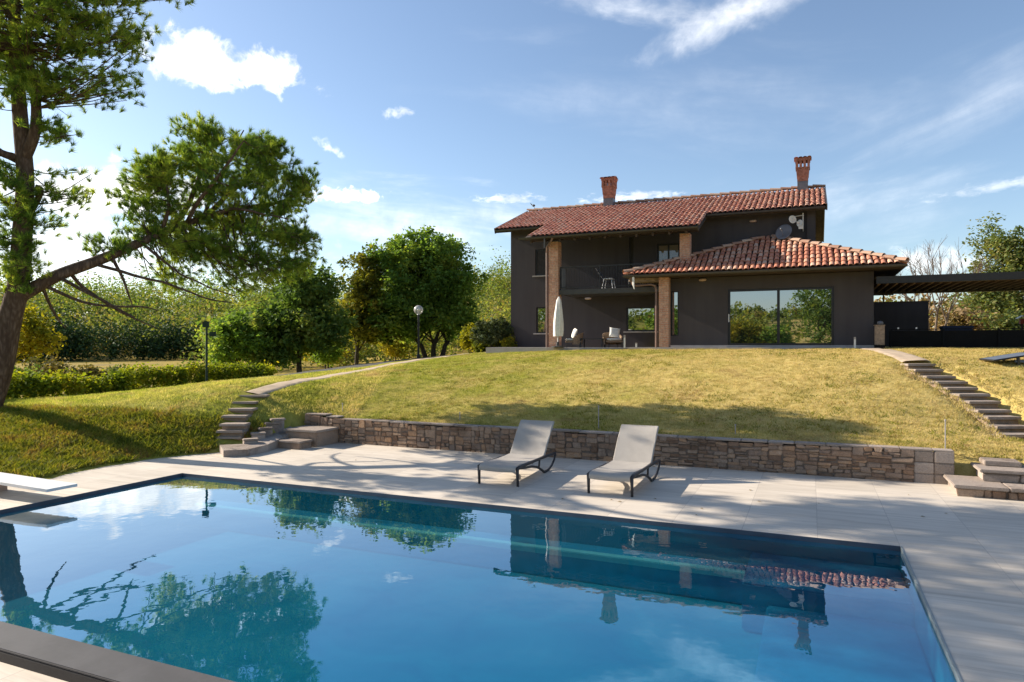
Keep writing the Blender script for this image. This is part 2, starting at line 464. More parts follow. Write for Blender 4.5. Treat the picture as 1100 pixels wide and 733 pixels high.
def watermat():
    m, g, o = mat('pool_water')
    p = pos(g)
    n = g.noise(p, 1.5, 3, 0.5); n2 = g.noise(p, 7.0, 2, 0.5)
    h = g.m('ADD', g.m('MULTIPLY', n, 1.0), g.m('MULTIPLY', n2, 0.10))
    b = g.n('ShaderNodeBump'); b.inputs['Strength'].default_value = 0.022; b.inputs['Distance'].default_value = 0.12
    g.l(h, b.inputs['Height'])
    gl = g.n('ShaderNodeBsdfGlossy'); gl.inputs['Roughness'].default_value = 0.0
    gl.inputs['Color'].default_value = (0.70, 0.92, 1, 1)
    g.l(b.outputs[0], gl.inputs['Normal'])
    tr = g.n('ShaderNodeBsdfTransparent'); tr.inputs[0].default_value = (0.55, 0.88, 0.95, 1)
    inc = g.n('ShaderNodeNewGeometry').outputs['Incoming']
    co = g.m('ABSOLUTE', g.vm('DOT_PRODUCT', inc, b.outputs[0]))
    sch = g.m('ADD', 0.03, g.m('MULTIPLY', 0.97, g.m('POWER', g.m('SUBTRACT', 1.0, co, clamp=True), 2.5)))
    g.l(g.mix(g.step(co, 0.22, 0.47), (0.88, 0.95, 1.0), (0.34, 0.64, 1.0)), gl.inputs['Color'])
    df = g.n('ShaderNodeBsdfDiffuse'); df.inputs[0].default_value = (0.001, 0.10, 0.165, 1)
    m0 = g.n('ShaderNodeMixShader'); m0.inputs[0].default_value = 0.32
    g.l(tr.outputs[0], m0.inputs[1]); g.l(df.outputs[0], m0.inputs[2])
    mx = g.n('ShaderNodeMixShader')
    g.l(sch, mx.inputs[0])
    g.l(m0.outputs[0], mx.inputs[1]); g.l(gl.outputs[0], mx.inputs[2]); g.l(mx.outputs[0], o.inputs[0])
    return m
M['water'] = watermat()
def linermat():
    m, g, o = mat('pool_liner')
    p = pos(g)
    n = g.noise(p, 1.1, 4, 0.55, 0.8)
    c = g.ramp(n, [(0.3, (0.005, 0.165, 0.25)), (0.7, (0.012, 0.25, 0.32))])
    principled(g, o, c, 0.7, 0.2)
    return m
M['liner'] = linermat()
M['sunlit_band'] = simple('painted_sunlit_band', (0.34, 0.62, 0.58), 0.6, 0.08)  # sunlight on the bench edge, painted in as a pale colour
M['ledge'] = simple('pale_ledge', (0.022, 0.25, 0.39), 0.7, 0.1)

def stonemat(name, stops, rough=0.9):
    m, g, o = mat(name)
    p = objc(g)
    n = g.noise(p, 9, 6, 0.65); n2 = g.noise(p, 50, 4, 0.6)
    f = g.m('ADD', g.m('MULTIPLY', island(g), 0.72), g.m('MULTIPLY', n, 0.28))
    c = g.ramp(f, stops)
    dirt = g.step(g.noise(p, 1.1, 5, 0.7), 0.5, 0.72)
    c = g.mix(g.m('MULTIPLY', dirt, 0.6), c, (0.10, 0.062, 0.038))
    c = g.mix(1.0, c, g.ramp(n2, [(0.3, (0.75, 0.75, 0.75)), (0.7, (1.1, 1.1, 1.1))]), 'MULTIPLY')
    principled(g, o, c, rough, 0.15, g.m('ADD', n, g.m('MULTIPLY', n2, 0.5)), 0.7, 0.02)
    return m
M['stone'] = stonemat('wall_stone', [(0.1, (0.159, 0.099, 0.067)), (0.3, (0.286, 0.183, 0.122)), (0.5, (0.371, 0.268, 0.193)), (0.65, (0.254, 0.183, 0.139)), (0.8, (0.403, 0.244, 0.143)), (0.95, (0.445, 0.348, 0.269))])
M['slab'] = stonemat('slab_stone', [(0.1, (0.24, 0.19, 0.155)), (0.5, (0.33, 0.27, 0.225)), (0.9, (0.42, 0.35, 0.30))])
M['mortar'] = simple('dark_mortar', (0.15, 0.115, 0.09), 0.95, 0.3, 6)
M['concrete'] = simple('path_concrete', (0.44, 0.34, 0.24), 0.9, 0.15, 3)
M['asphalt'] = simple('road_asphalt', (0.06, 0.056, 0.052), 0.9, 0.2, 2)
M['paving'] = simple('pale_paving', (0.34, 0.31, 0.29), 0.8, 0.12, 3)

def plastermat():
    m, g, o = mat('anthracite_render')
    p = objc(g)
    n = g.noise(p, 0.7, 5, 0.6); n2 = g.noise(p, 40, 4, 0.6)
    mp = g.n('ShaderNodeMapping'); g.l(p, mp.inputs[0]); mp.inputs['Scale'].default_value = (3, 3, 0.25)
    st = g.noise(mp.outputs[0], 1.0, 4, 0.6)
    f = g.m('ADD', g.m('MULTIPLY', n, 0.5), g.m('MULTIPLY', st, 0.5))
    c = g.ramp(f, [(0.36, (0.057, 0.051, 0.054)), (0.7, (0.077, 0.069, 0.071))])
    principled(g, o, c, 0.9, 0.15, n2, 0.5, 0.006)
    return m
M['plaster'] = plastermat()
def brickmat():
    m, g, o = mat('old_brick')
    p = objc(g)
    xyz = g.n('ShaderNodeSeparateXYZ'); g.l(p, xyz.inputs[0])
    v = g.xyz(g.m('ADD', xyz.outputs[0], xyz.outputs[1]), xyz.outputs[2], 0.0)
    b = g.n('ShaderNodeTexBrick'); g.l(v, b.inputs['Vector'])
    b.inputs['Scale'].default_value = 1.0
    b.inputs['Brick Width'].default_value = 0.24; b.inputs['Row Height'].default_value = 0.07
    b.inputs['Mortar Size'].default_value = 0.008; b.inputs['Mortar Smooth'].default_value = 0.2
    b.inputs['Bias'].default_value = 0.0
    b.inputs['Color1'].default_value = (0.50, 0.25, 0.17, 1); b.inputs['Color2'].default_value = (0.56, 0.34, 0.24, 1)
    b.inputs['Mortar'].default_value = (0.48, 0.40, 0.34, 1)
    n = g.noise(p, 14, 5, 0.65)
    c = g.mix(1.0, b.outputs[0], g.ramp(n, [(0.3, (0.62, 0.6, 0.58)), (0.7, (1.2, 1.15, 1.1))]), 'MULTIPLY')
    principled(g, o, c, 0.9, 0.15, g.m('SUBTRACT', g.m('MULTIPLY', n, 0.5), b.outputs['Fac']), 0.6, 0.01)
    return m
M['brick'] = brickmat()
M['brick_red'] = simple('dark_red_brick', (0.31, 0.14, 0.10), 0.9, 0.3, 9, 0.15, 0.5)
def tilemat(name, stops):
    m, g, o = mat(name)
    p = objc(g)
    n = g.noise(p, 6, 5, 0.65)
    f = g.m('ADD', g.m('MULTIPLY', island(g), 0.8), g.m('MULTIPLY', n, 0.2))
    c = g.ramp(f, stops)
    lich = g.step(g.noise(p, 2.2, 6, 0.75), 0.57, 0.7)
    c = g.mix(g.m('MULTIPLY', lich, 0.35), c, (0.20, 0.155, 0.12))
    n2 = g.noise(p, 70, 3, 0.6)
    c = g.mix(1.0, c, g.ramp(n2, [(0.3, (0.7, 0.7, 0.7)), (0.7, (1.12, 1.12, 1.12))]), 'MULTIPLY')
    principled(g, o, c, 0.85, 0.2, n2, 0.4, 0.01)
    return m
M['tile'] = tilemat('clay_tile', [(0.12, (0.42, 0.19, 0.14)), (0.32, (0.54, 0.245, 0.17)), (0.52, (0.60, 0.29, 0.20)), (0.72, (0.62, 0.34, 0.24)), (0.84, (0.52, 0.32, 0.24)), (0.95, (0.60, 0.42, 0.32))])
M['tile_new'] = tilemat('clay_tile_orange', [(0.1, (0.403, 0.164, 0.106)), (0.35, (0.530, 0.212, 0.133)), (0.6, (0.594, 0.265, 0.164)), (0.8, (0.615, 0.350, 0.233)), (0.95, (0.615, 0.466, 0.366))])
M['ridge'] = tilemat('ridge_tile_clay', [(0.1, (0.30, 0.17, 0.12)), (0.5, (0.44, 0.27, 0.19)), (0.9, (0.52, 0.38, 0.28))])
M['pan'] = simple('tile_channel', (0.12, 0.055, 0.04), 0.9, 0.3, 5)
M['soffit'] = simple('dark_timber', (0.055, 0.04, 0.032), 0.8, 0.25, 8)
M['gutter'] = simple('dark_gutter_metal', (0.055, 0.052, 0.05), 0.4, 0.15, 5, 0.4)
M['copper'] = simple('brown_copper_pipe', (0.17, 0.105, 0.085), 0.45, 0.2, 6, 0.4)
M['frame'] = simple('black_metal_frame', (0.014, 0.014, 0.016), 0.4, 0.2, 8, 0.4)
M['rail'] = simple('charcoal_rail', (0.03, 0.03, 0.033), 0.5, 0.2, 8, 0.4)
def glassmat(name, dark=(0.012, 0.015, 0.017), tint=0.45):
    m, g, o = mat(name)
    p = objc(g)
    n = g.noise(p, 1.1, 2, 0.5)
    b = g.n('ShaderNodeBump'); b.inputs['Strength'].default_value = 0.02; b.inputs['Distance'].default_value = 0.05
    g.l(n, b.inputs['Height'])
    gl = g.n('ShaderNodeBsdfGlossy'); gl.inputs['Roughness'].default_value = 0.01; g.l(b.outputs[0], gl.inputs['Normal'])
    gl.inputs['Color'].default_value = (0.9, 0.94, 1, 1)
    d = g.n('ShaderNodeBsdfDiffuse'); d.inputs[0].default_value = tuple(dark)+(1,)
    mx = g.n('ShaderNodeMixShader'); mx.inputs[0].default_value = tint
    g.l(d.outputs[0], mx.inputs[1]); g.l(gl.outputs[0], mx.inputs[2]); g.l(mx.outputs[0], o.inputs[0])
    return m
M['glass'] = glassmat('reflecting_glass')
M['glass_soft'] = glassmat('curtained_glass', (0.19, 0.155, 0.11), 0.1)
M['shutter'] = simple('dark_shutter', (0.03, 0.027, 0.027), 0.7, 0.2, 10)
M['stucco_white'] = simple('white_fabric', (0.72, 0.70, 0.66), 0.85, 0.08, 12)
M['white'] = simple('white_paint', (0.66, 0.65, 0.63), 0.5, 0.06, 6, 0.4)
M['white_metal'] = simple('white_lacquer', (0.7, 0.7, 0.7), 0.35, 0.05, 6, 0.4)
M['dish'] = simple('grey_dish_paint', (0.12, 0.12, 0.135), 0.45, 0.1, 6, 0.4)
M['pedestal'] = simple('pink_concrete', (0.42, 0.30, 0.24), 0.85, 0.12, 6)
def slingmat():
    m, g, o = mat('woven_sling')
    p = objc(g)
    w = g.n('ShaderNodeTexWave', wave_type='BANDS', bands_direction='X'); g.l(p, w.inputs[0]); w.inputs['Scale'].default_value = 70; w.inputs['Distortion'].default_value = 1.0
    n = g.noise(p, 3.0, 5, 0.6); n2 = g.noise(p, 120, 2, 0.6)
    c = g.ramp(g.m('ADD', g.m('MULTIPLY', n, 0.6), g.m('MULTIPLY', n2, 0.4)), [(0.3, (0.46, 0.42, 0.375)), (0.7, (0.58, 0.535, 0.48))])
    pr = g.n('ShaderNodeBsdfPrincipled'); g.l(c, pr.inputs['Base Color']); pr.inputs['Roughness'].default_value = 0.8; pr.inputs['Specular IOR Level'].default_value = 0.2
    b = g.n('ShaderNodeBump'); b.inputs['Strength'].default_value = 0.3; b.inputs['Distance'].default_value = 0.003
    g.l(g.m('ADD', w.outputs['Fac'], n2), b.inputs['Height']); g.l(b.outputs[0], pr.inputs['Normal'])
    t = g.n('ShaderNodeBsdfTranslucent'); g.l(c, t.inputs[0])
    mx = g.n('ShaderNodeMixShader'); mx.inputs[0].default_value = 0.3
    g.l(pr.outputs[0], mx.inputs[1]); g.l(t.outputs[0], mx.inputs[2]); g.l(mx.outputs[0], o.inputs[0])
    return m
M['sling'] = slingmat()
M['resin'] = simple('dark_resin_frame', (0.045, 0.038, 0.036), 0.45, 0.15, 9, 0.35)
M['wicker'] = simple('tan_wicker', (0.26, 0.18, 0.12), 0.8, 0.3, 30, 0.2, 0.5)
M['wood'] = simple('weathered_wood', (0.25, 0.19, 0.14), 0.8, 0.25, 10, 0.2, 0.4)
M['slatwood'] = simple('dark_stained_slat', (0.13, 0.085, 0.06), 0.75, 0.2, 8)
M['bluecloth'] = simple('blue_grey_cover', (0.10, 0.12, 0.155), 0.7, 0.12, 5)
M['navy'] = simple('navy_cover', (0.015, 0.022, 0.055), 0.6, 0.2, 5)
M['black'] = simple('black_painted_metal', (0.0045, 0.0045, 0.005), 0.6, 0.25, 5, 0.15)
M['greenpole'] = simple('dark_green_pole', (0.012, 0.03, 0.024), 0.5, 0.15, 5, 0.3)
M['redpaint'] = simple('red_paint', (0.22, 0.035, 0.02), 0.6, 0.2, 5)
def globemat():
    m, g, o = mat('clear_globe')
    gl = g.n('ShaderNodeBsdfGlossy'); gl.inputs['Roughness'].default_value = 0.08
    d = g.n('ShaderNodeBsdfPrincipled'); d.inputs['Base Color'].default_value = (0.55, 0.53, 0.5, 1)
    t = g.n('ShaderNodeBsdfTransparent')
    m1 = g.n('ShaderNodeMixShader'); m1.inputs[0].default_value = 0.45
    g.l(d.outputs[0], m1.inputs[1]); g.l(t.outputs[0], m1.inputs[2])
    m2 = g.n('ShaderNodeMixShader'); m2.inputs[0].default_value = 0.18
    g.l(m1.outputs[0], m2.inputs[1]); g.l(gl.outputs[0], m2.inputs[2]); g.l(m2.outputs[0], o.inputs[0])
    return m
M['globe'] = globemat()

# ------------------------------------------------------------------ terrain
rt = [(990, 391, 18.0), (998, 397, 17.6), (1011, 404.2, 17.1), (1023, 410, 16.7), (1034, 416.6, 16.3), (1047, 423.5, 15.9), (1058, 431.3, 15.5), (1068, 440.7, 15.1), (1079, 448, 14.7), (1089, 458, 14.3), (1097, 467, 13.9)]
STAIR = [at(*q) for q in rt]
WY = 14.15                                   # face of the stone wall
ctrl = []
def cp(v, z=None): ctrl.append((v[0], v[1], v[2] if z is None else z))
for q in [(0, 440, 16.6), (100, 429, 18.5), (200, 416, 22), (240, 411, 23.5), (265, 424, 18), (350, 405, 22), (430, 390, 27), (500, 381, 30),
          (330, 402, 26), (400, 392, 31), (470, 384.5, 35)]:
    cp(at(*q))
cp((-12.9, 8.3), 0.0); cp((-13.15, 9.7), 0.0); cp((-12.6, 11.7), 0.02); cp((-12.85, 6.4), 0.0); cp((-12.9, 3), 0.0); cp((-13, -2), -0.05)
cp((-12, 9), -0.12); cp((-12, 5), -0.12); cp((-11.4, 12.4), -0.1)
cp((-11.7, 14.5), 0.70); cp((-10.5, 14.5), 0.60)
for x in (-8, -5, -2, 1):
    k = (x+8)/9.0
    cp((x, 14.4), 0.575); cp((x, 15.8), 0.68+0.06*(1-k)); cp((x, 17.8), 1.14)
    cp((x, 20.5), 1.86-0.28*(1-k)); cp((x, 23.0), 2.2-0.22*(1-k)); cp((x, 25.2), 2.30-0.08*(1-k))
for q in [(-13, 28.5, 2.18), (-9, 28.5, 2.27), (-4, 27, 2.32), (2, 26.3, 2.33), (8, 26, 2.3), (10, 36, 2.35), (-5, 36, 2.35), (-16, 33, 2.0), (14, 24, 2.2), (16, 34, 2.3),
          (3.8, 16.8, 0.62), (2.6, 20.8, 1.93), (3.0, 14.6, 0.5), (5.0, 14.2, 0.42), (7, 15, 0.6), (9, 18, 1.15), (8, 21, 1.9), (14, 19, 1.4), (6, 12.6, -0.05), (10, 12.6, 0.0), (15, 13, 0.2), (4.5, 18.5, 1.2)]:
    cp(q)
for l, d, z in [(-18, 24, 0.3), (-15, 29, 0.25), (-11.5, 33, 0.75), (-30, 30, -0.2), (-28, 20, 0.3), (-22, 17, 0.75), (-20, 13, 0.6), (-24, 8, 0.3), (-14, 40, 0.4), (-4, 42, 1.7), (-6, 50, 1.2), (-30, 45, 0.0), (-18, 55, 0.2), (8, 50, 2.2), (20, 45, 2.1)]:
    cp(lat(l, d), z)
CT = np.array(ctrl)
def tps_fit(P):
    n = len(P)
    d = np.linalg.norm(P[:, None, :2]-P[None, :, :2], axis=2)
    K = np.where(d > 0, d**2*np.log(d+1e-9), 0)+np.eye(n)*0.6
    A = np.zeros((n+3, n+3)); A[:n, :n] = K; A[:n, n] = 1; A[:n, n+1:] = P[:, :2]; A[n, :n] = 1; A[n+1:, :n] = P[:, :2].T
    b = np.zeros(n+3); b[:n] = P[:, 2]
    return np.linalg.solve(A, b)
TW = tps_fit(CT)
def sstep(v, a, b):
    t = np.clip((v-a)/(b-a), 0, 1); return t*t*(3-2*t)
def terrain(X, Y):
    z = terrain0(X, Y)
    X = np.atleast_1d(np.asarray(X, float)); Y = np.atleast_1d(np.asarray(Y, float))
    q = 0.014*np.sin(X*1.9+1.3*np.sin(Y*1.1))*np.sin(Y*2.3+np.sin(X*1.4))+0.009*np.sin(X*4.7+Y*2.1+np.sin(Y*3.3))*np.sin(Y*5.3-X*1.7)
    return z+q*(np.hypot(X, Y-15) < 60)
def terrain0(X, Y):
    X = np.atleast_1d(np.asarray(X, float)); Y = np.atleast_1d(np.asarray(Y, float))
    z = TW[len(CT)]+TW[len(CT)+1]*X+TW[len(CT)+2]*Y
    for i in range(len(CT)):
        r2 = (X-CT[i, 0])**2+(Y-CT[i, 1])**2
        z = z+TW[i]*0.5*np.where(r2 > 1e-12, r2*np.log(r2+1e-12), 0)
    L = X*cy_+Y*sy_; D = -X*sy_+Y*cy_
    dist = np.hypot(L, D); ang = np.degrees(np.arctan2(L, D))
    base = 0.3+1.7*sstep(ang, -14, -2)
    hill = 15.0*np.interp(ang, [-48, -40, -31, -22, -15, -2, 10], [0.85, 0.82, 0.52, 0.62, 0.80, 1.0, 1.0])*sstep(dist, 112, 185)*(1-sstep(ang, 10, 24))*(1-sstep(np.abs(ang), 65, 88))*(0.86+0.14*np.sin(ang*0.21+1.0)+0.10*np.sin(ang*0.53))
    hill += 9.0*sstep(dist, 70, 140)*sstep(np.abs(ang), 95, 120)
    far = base+hill
    w = sstep(np.hypot(X+5, Y-20), 34, 62)
    z = np.clip(z, -1.2, 2.6)
    z = z*(1-w)+far*w
    behind = sstep(Y, 2, -3)
    z = np.where(Y < 2, z*(1-behind)+(-0.03+np.where(dist > 40, far-base, 0)*1.0)*behind, z)
    return z
def axis(a, b, stp, lo, hi, gr=1.16):
    v = list(np.arange(a, b+1e-6, stp)); s = stp
    while v[-1] < hi: s *= gr; v.append(v[-1]+s)
    s = stp; pre = []; x = a
    while x > lo: s *= gr; x -= s; pre.append(x)
    return np.array(pre[::-1]+v)
xs = axis(-27, 9, 0.2, -700, 700); ys = axis(5, 32, 0.2, -500, 900)
# a clean step under the stone wall
GX, GY = np.meshgrid(xs, ys)
GZ = terrain(GX.ravel(), GY.ravel()).reshape(GX.shape)
# a shallow cut under the right-hand stair
for a_, b_ in zip(STAIR[:-1], STAIR[1:]):
    L2_ = (b_.x-a_.x)**2+(b_.y-a_.y)**2
    tt = np.clip(((GX-a_.x)*(b_.x-a_.x)+(GY-a_.y)*(b_.y-a_.y))/L2_, 0, 1)
    dd_ = np.hypot(GX-a_.x-tt*(b_.x-a_.x), GY-a_.y-tt*(b_.y-a_.y))
    zs = a_.z+(b_.z-a_.z)*tt-0.13
    k_ = 1-sstep(dd_, 0.42, 0.72)
    GZ = np.where(k_ > 0, np.minimum(GZ, GZ*(1-k_)+zs*k_), GZ)
deckmask = (GY < WY+0.12) & (GX > -10.9) & (GX < 7.0) & (GY > -6)
GZ = np.where(deckmask, np.minimum(GZ, -0.12), GZ)
wallL = (GY < WY+0.12) & (GX > -12.05) & (GX <= -10.9) & (GY > 12.4)
GZ = np.where(wallL, np.minimum(GZ, -0.05), GZ)
rstep = (GX > 2.0) & (GX < 3.2) & (GY > 13.0) & (GY < 14.6)
GZ = np.where(rstep, np.minimum(GZ, 0.28), GZ)
poolmask = (GX > -11.5) & (GX < 1.5) & (GY > 3.0) & (GY < 10.0)
GZ = np.where(poolmask, -3.0, GZ)
mb = MB()
ny, nx = GX.shape
verts = np.stack([GX.ravel(), GY.ravel(), GZ.ravel()], 1)
idx = np.arange(nx*ny).reshape(ny, nx)
faces = np.stack([idx[:-1, :-1].ravel(), idx[:-1, 1:].ravel(), idx[1:, 1:].ravel(), idx[1:, :-1].ravel()], 1)
me = bpy.data.meshes.new('lawn')
me.vertices.add(len(verts)); me.vertices.foreach_set('co', verts.astype(np.float32).ravel())
me.loops.add(len(faces)*4); me.loops.foreach_set('vertex_index', faces.astype(np.int32).ravel())
me.polygons.add(len(faces)); me.polygons.foreach_set('loop_start', np.arange(0, len(faces)*4, 4, dtype=np.int32)); me.polygons.foreach_set('loop_total', np.full(len(faces), 4, dtype=np.int32))
me.polygons.foreach_set('use_smooth', np.ones(len(faces), dtype=bool))
me.materials.append(M['lawn']); me.update(calc_edges=True)
lawn = bpy.data.objects.new('lawn', me); C.objects.link(lawn); tag(lawn, kind='structure')
def tz(x, y): return float(terrain(x, y)[0])

# ------------------------------------------------------------------ deck and pool
PX0, PX1, PY0, PY1 = -11.02, 0.99, 3.65, 9.55      # inner edge of the water
CO = 0.022                                          # thin coping on far, left and right edges
d = MB()
x0, x1, y0, y1 = -13.6, 6.8, -5.0, WY+0.1
NC = 0.34
for a, b, c_, e in [(x0, PX0-CO, y0, y1), (PX1+CO, x1, y0, y1), (PX0-CO, PX1+CO, PY1+CO, y1), (PX0-CO, PX1+CO, y0, PY0-NC)]:
    d.face([(a, c_, 0), (b, c_, 0), (b, e, 0), (a, e, 0)])
tag(d.build('pool_deck', M['deck']), kind='structure')

pool = thing('swimming_pool', 'rectangular blue swimming pool with dark coping sunk into the pale stone deck', 'swimming pool', (PX0, PY0, 0))
def loc(mb, off):
    mb.v = [(p[0]-off[0], p[1]-off[1], p[2]-off[2]) for p in mb.v]; return mb
ZB = -0.82
b = MB()
b.face([(PX0, PY0, ZB), (PX1, PY0, ZB), (PX1, PY1, ZB), (PX0, PY1, ZB)])
ZT = -0.055
for p, q in [((PX0, PY0), (PX1, PY0)), ((PX1, PY0), (PX1, PY1)), ((PX1, PY1), (PX0, PY1)), ((PX0, PY1), (PX0, PY0))]:
    b.face([(p[0], p[1], ZB), (q[0], q[1], ZB), (q[0], q[1], ZT), (p[0], p[1], ZT)])
loc(b, pool.location).build('basin', M['liner'], pool)
cpm = MB()
# coping ring: inner face from below the water to just proud of the deck
def ring(i0x, i1x, i0y, i1y, w, z0, z1):
    cpm.box(i0x-w, i0x, i0y, i1y+w, z0, z1, 0.004)
    cpm.box(i0x+0.001, i1x-0.001, i1y, i1y+w, z0, z1-0.001, 0.004)
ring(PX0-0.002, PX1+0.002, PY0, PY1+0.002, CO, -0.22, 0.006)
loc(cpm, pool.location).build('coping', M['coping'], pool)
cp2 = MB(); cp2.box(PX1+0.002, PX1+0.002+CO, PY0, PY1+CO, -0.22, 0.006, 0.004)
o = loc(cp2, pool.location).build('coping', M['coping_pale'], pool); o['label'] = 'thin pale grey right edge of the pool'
nb = MB()
nb.box(PX0-CO, PX1+CO, PY0-NC+0.004, PY0-0.002, 0.078, 0.10, 0.006)
nb.box(PX0-CO, PX1+CO, PY0-0.06, PY0-0.003, -0.22, 0.077)
o = loc(nb, pool.location).build('coping_slab', M['coping_top'], pool); o['label'] = 'wide raised grey coping slab'
eb = MB()
eb.box(PX0-CO, PX1+CO, PY0-NC-0.001, PY0-0.062, -0.02, 0.077, 0.004)
loc(eb, pool.location).build('edge_strip', M['darkslot'], pool)
lb = MB()
lb.box(PX0+0.01, PX1-1.75, PY1-0.46, PY1-0.01, ZB+0.01, -0.42, 0.02)
lo_ = loc(lb, pool.location).build('bench_ledge', M['ledge'], pool)
lb = MB(); lb.box(PX0+0.012, PX1-1.752, PY1-0.468, PY1-0.33, -0.5, -0.412, 0.01)  # pale strip painted as a band of sunlight along the bench front
loc(lb, pool.location).build('sunlit_band', M['sunlit_band'], lo_)
st = MB()
st.box(PX1-1.72, PX1-0.01, PY1-1.3, PY1-0.01, ZB+0.01, -0.26, 0.02)
st.box(PX1-1.45, PX1-0.012, PY0+0.6, PY1-1.32, ZB+0.012, -0.46, 0.02)
loc(st, pool.location).build('entry_step', M['ledge'], pool)
w = MB(); zw = -0.05
w.face([(PX0+0.001, PY0+0.001, zw), (PX1-0.001, PY0+0.001, zw), (PX1-0.001, PY1-0.001, zw), (PX0+0.001, PY1-0.001, zw)])
tag(w.build('pool_water', M['water']), kind='structure')

# ------------------------------------------------------------------ stone retaining wall
def split_rect(x0, x1, z0, z1, out, big=0.34, small=0.14, fl=1.0):
    w, h = x1-x0, z1-z0
    if (w < random.uniform(small*1.2, big*1.4) and h < random.uniform(small*0.8, big*0.75)*fl) or (w < small*1.4 and h < small*1.1*fl):
        out.append((x0, x1, z0, z1)); return
    if w/h > random.uniform(0.9, 1.9)/fl**1.5:
        k = x0+w*random.uniform(0.34, 0.66); split_rect(x0, k, z0, z1, out, big, small, fl); split_rect(k, x1, z0, z1, out, big, small, fl)
    else:
        k = z0+h*random.uniform(0.34, 0.66); split_rect(x0, x1, z0, k, out, big, small, fl); split_rect(x0, x1, k, z1, out, big, small, fl)
def stone_face(mb, x0, x1, y, z0, z1, ztop=None, big=0.34, small=0.14, depth=0.10):
    """irregular stones on a face looking towards -Y; ztop(x) trims the top course"""
    out = []
    x = x0
    while x < x1-0.05:
        flat_ = 0.62 if (x > -4 and ztop) else 0.85
        nx_ = min(x1, x+random.uniform(0.7, 1.3)); nx_ = x1 if x1-nx_ < 0.4 else nx_
        split_rect(x, nx_, z0, z1, out, big, small, flat_ if ztop else 1.0); x = nx_
    for a, b_, c_, e in out:
        gp = random.uniform(0.002, 0.006)
        yy = y-random.uniform(0.0, 0.02)
        if ztop and e > z1-0.01: e = e+ztop((a+b_)/2)+random.uniform(-0.02, 0.015)
        bm = bmesh.new(); bmesh.ops.create_cube(bm, size=1)
        for v in bm.verts:
            jx, jz = random.uniform(-0.022, 0.022), random.uniform(-0.018, 0.018)
            v.co = Vector(((a+b_)/2+v.co.x*(b_-a-2*gp)+jx, yy+depth/2+v.co.y*depth+random.uniform(-0.012, 0.012), (c_+e)/2+v.co.z*(e-c_-2*gp)+jz))
        bmesh.ops.bevel(bm, geom=bm.edges[:], offset=min(0.014, (b_-a)*0.15, (e-c_)*0.15), segments=2, affect='EDGES')
        mb.bm(bm)
WX0, WX1 = -11.98, 2.30
wl = thing('retaining_wall', 'long low brown rubble stone retaining wall along the back of the pool deck', 'stone wall', (-5, WY, 0))
f = MB()
stone_face(f, WX0, WX1-0.62, WY, -0.04, 0.57, lambda x: 0.13*max(0, (-10.6-x)/1.4)+0.02*math.sin(x*1.7))
loc(f, wl.location).build('stone_facing', M['stone'], wl)
f = MB()
for k in range(2):
    for j in range(3):
        bx0 = WX1-0.62+k*0.31
        f.box(bx0+0.005, bx0+0.305, WY+0.002-random.uniform(0, 0.012), WY+0.1, -0.03+j*0.2, 0.165+j*0.2, 0.012)
o = loc(f, wl.location).build('wall_end', M['slab'], wl); o['label'] = 'paler squared block end of the wall'
f = MB()
f.box(WX0+0.02, WX1-0.02, WY+0.012, WY+0.30, -0.1, 0.53, 0.01)
loc(f, wl.location).build('wall_core', M['mortar'], wl)
f = MB()
x = WX0
while x < WX1-0.05:
    xb = min(WX1, x+random.uniform(0.35, 0.75))
    zt = 0.585+0.13*max(0, (-10.6-(x+xb)/2)/1.4)+random.uniform(-0.004, 0.004)
    f.box(x+0.004, xb-0.004, WY+0.012+random.uniform(-0.012, 0.012), WY+0.30, zt-0.02, zt+0.012, 0.008)
    x = xb
loc(f, wl.location).build('capping_stone', M['slab'], wl)

# ------------------------------------------------------------------ stone stairs, left
ls = thing('stone_stair', 'narrow stone stair climbing the grassy bank left of the retaining wall', 'steps', (-12.5, 12.2, 0))
def slab(mb, c, w, dp, h, rz, bev=0.012, jit=0.015):
    M4 = Matrix.Translation(c) @ Matrix.Rotation(rz, 4, 'Z')
    bm = bmesh.new(); bmesh.ops.create_cube(bm, size=1)
    for v in bm.verts: v.co = Vector((v.co.x*w+random.uniform(-jit, jit), v.co.y*dp+random.uniform(-jit, jit), v.co.z*h))
    bmesh.ops.bevel(bm, geom=bm.edges[:], offset=bev, segments=2, affect='EDGES'); bm.transform(M4); mb.bm(bm)
tops = [(245, 469, 0.30), (246, 462.5, 0.44), (249, 455.5, 0.58), (250.5, 446.5, 0.73), (258, 439, 0.87), (262, 431.5, 1.01), (270, 424.5, 1.15)]
for i, (px, py, z) in enumerate(tops):
    p = onz(px, py, z)
    fw = Vector((-sy_, cy_, 0))
    m = MB()
    slab(m, Vector((p.x, p.y, z-0.035))+fw*0.20, 0.62 if i < 6 else 0.75, 0.40, 0.055, YAW+random.uniform(-0.05, 0.05), 0.008, 0.01)
    loc(m, ls.location).build('step', M['slab'], ls)
    m = MB(); slab(m, Vector((p.x, p.y, z-0.17))+fw*0.26, 0.55, 0.34, 0.22, YAW, 0.01); loc(m, ls.location).build('riser', M['stone'], ls)
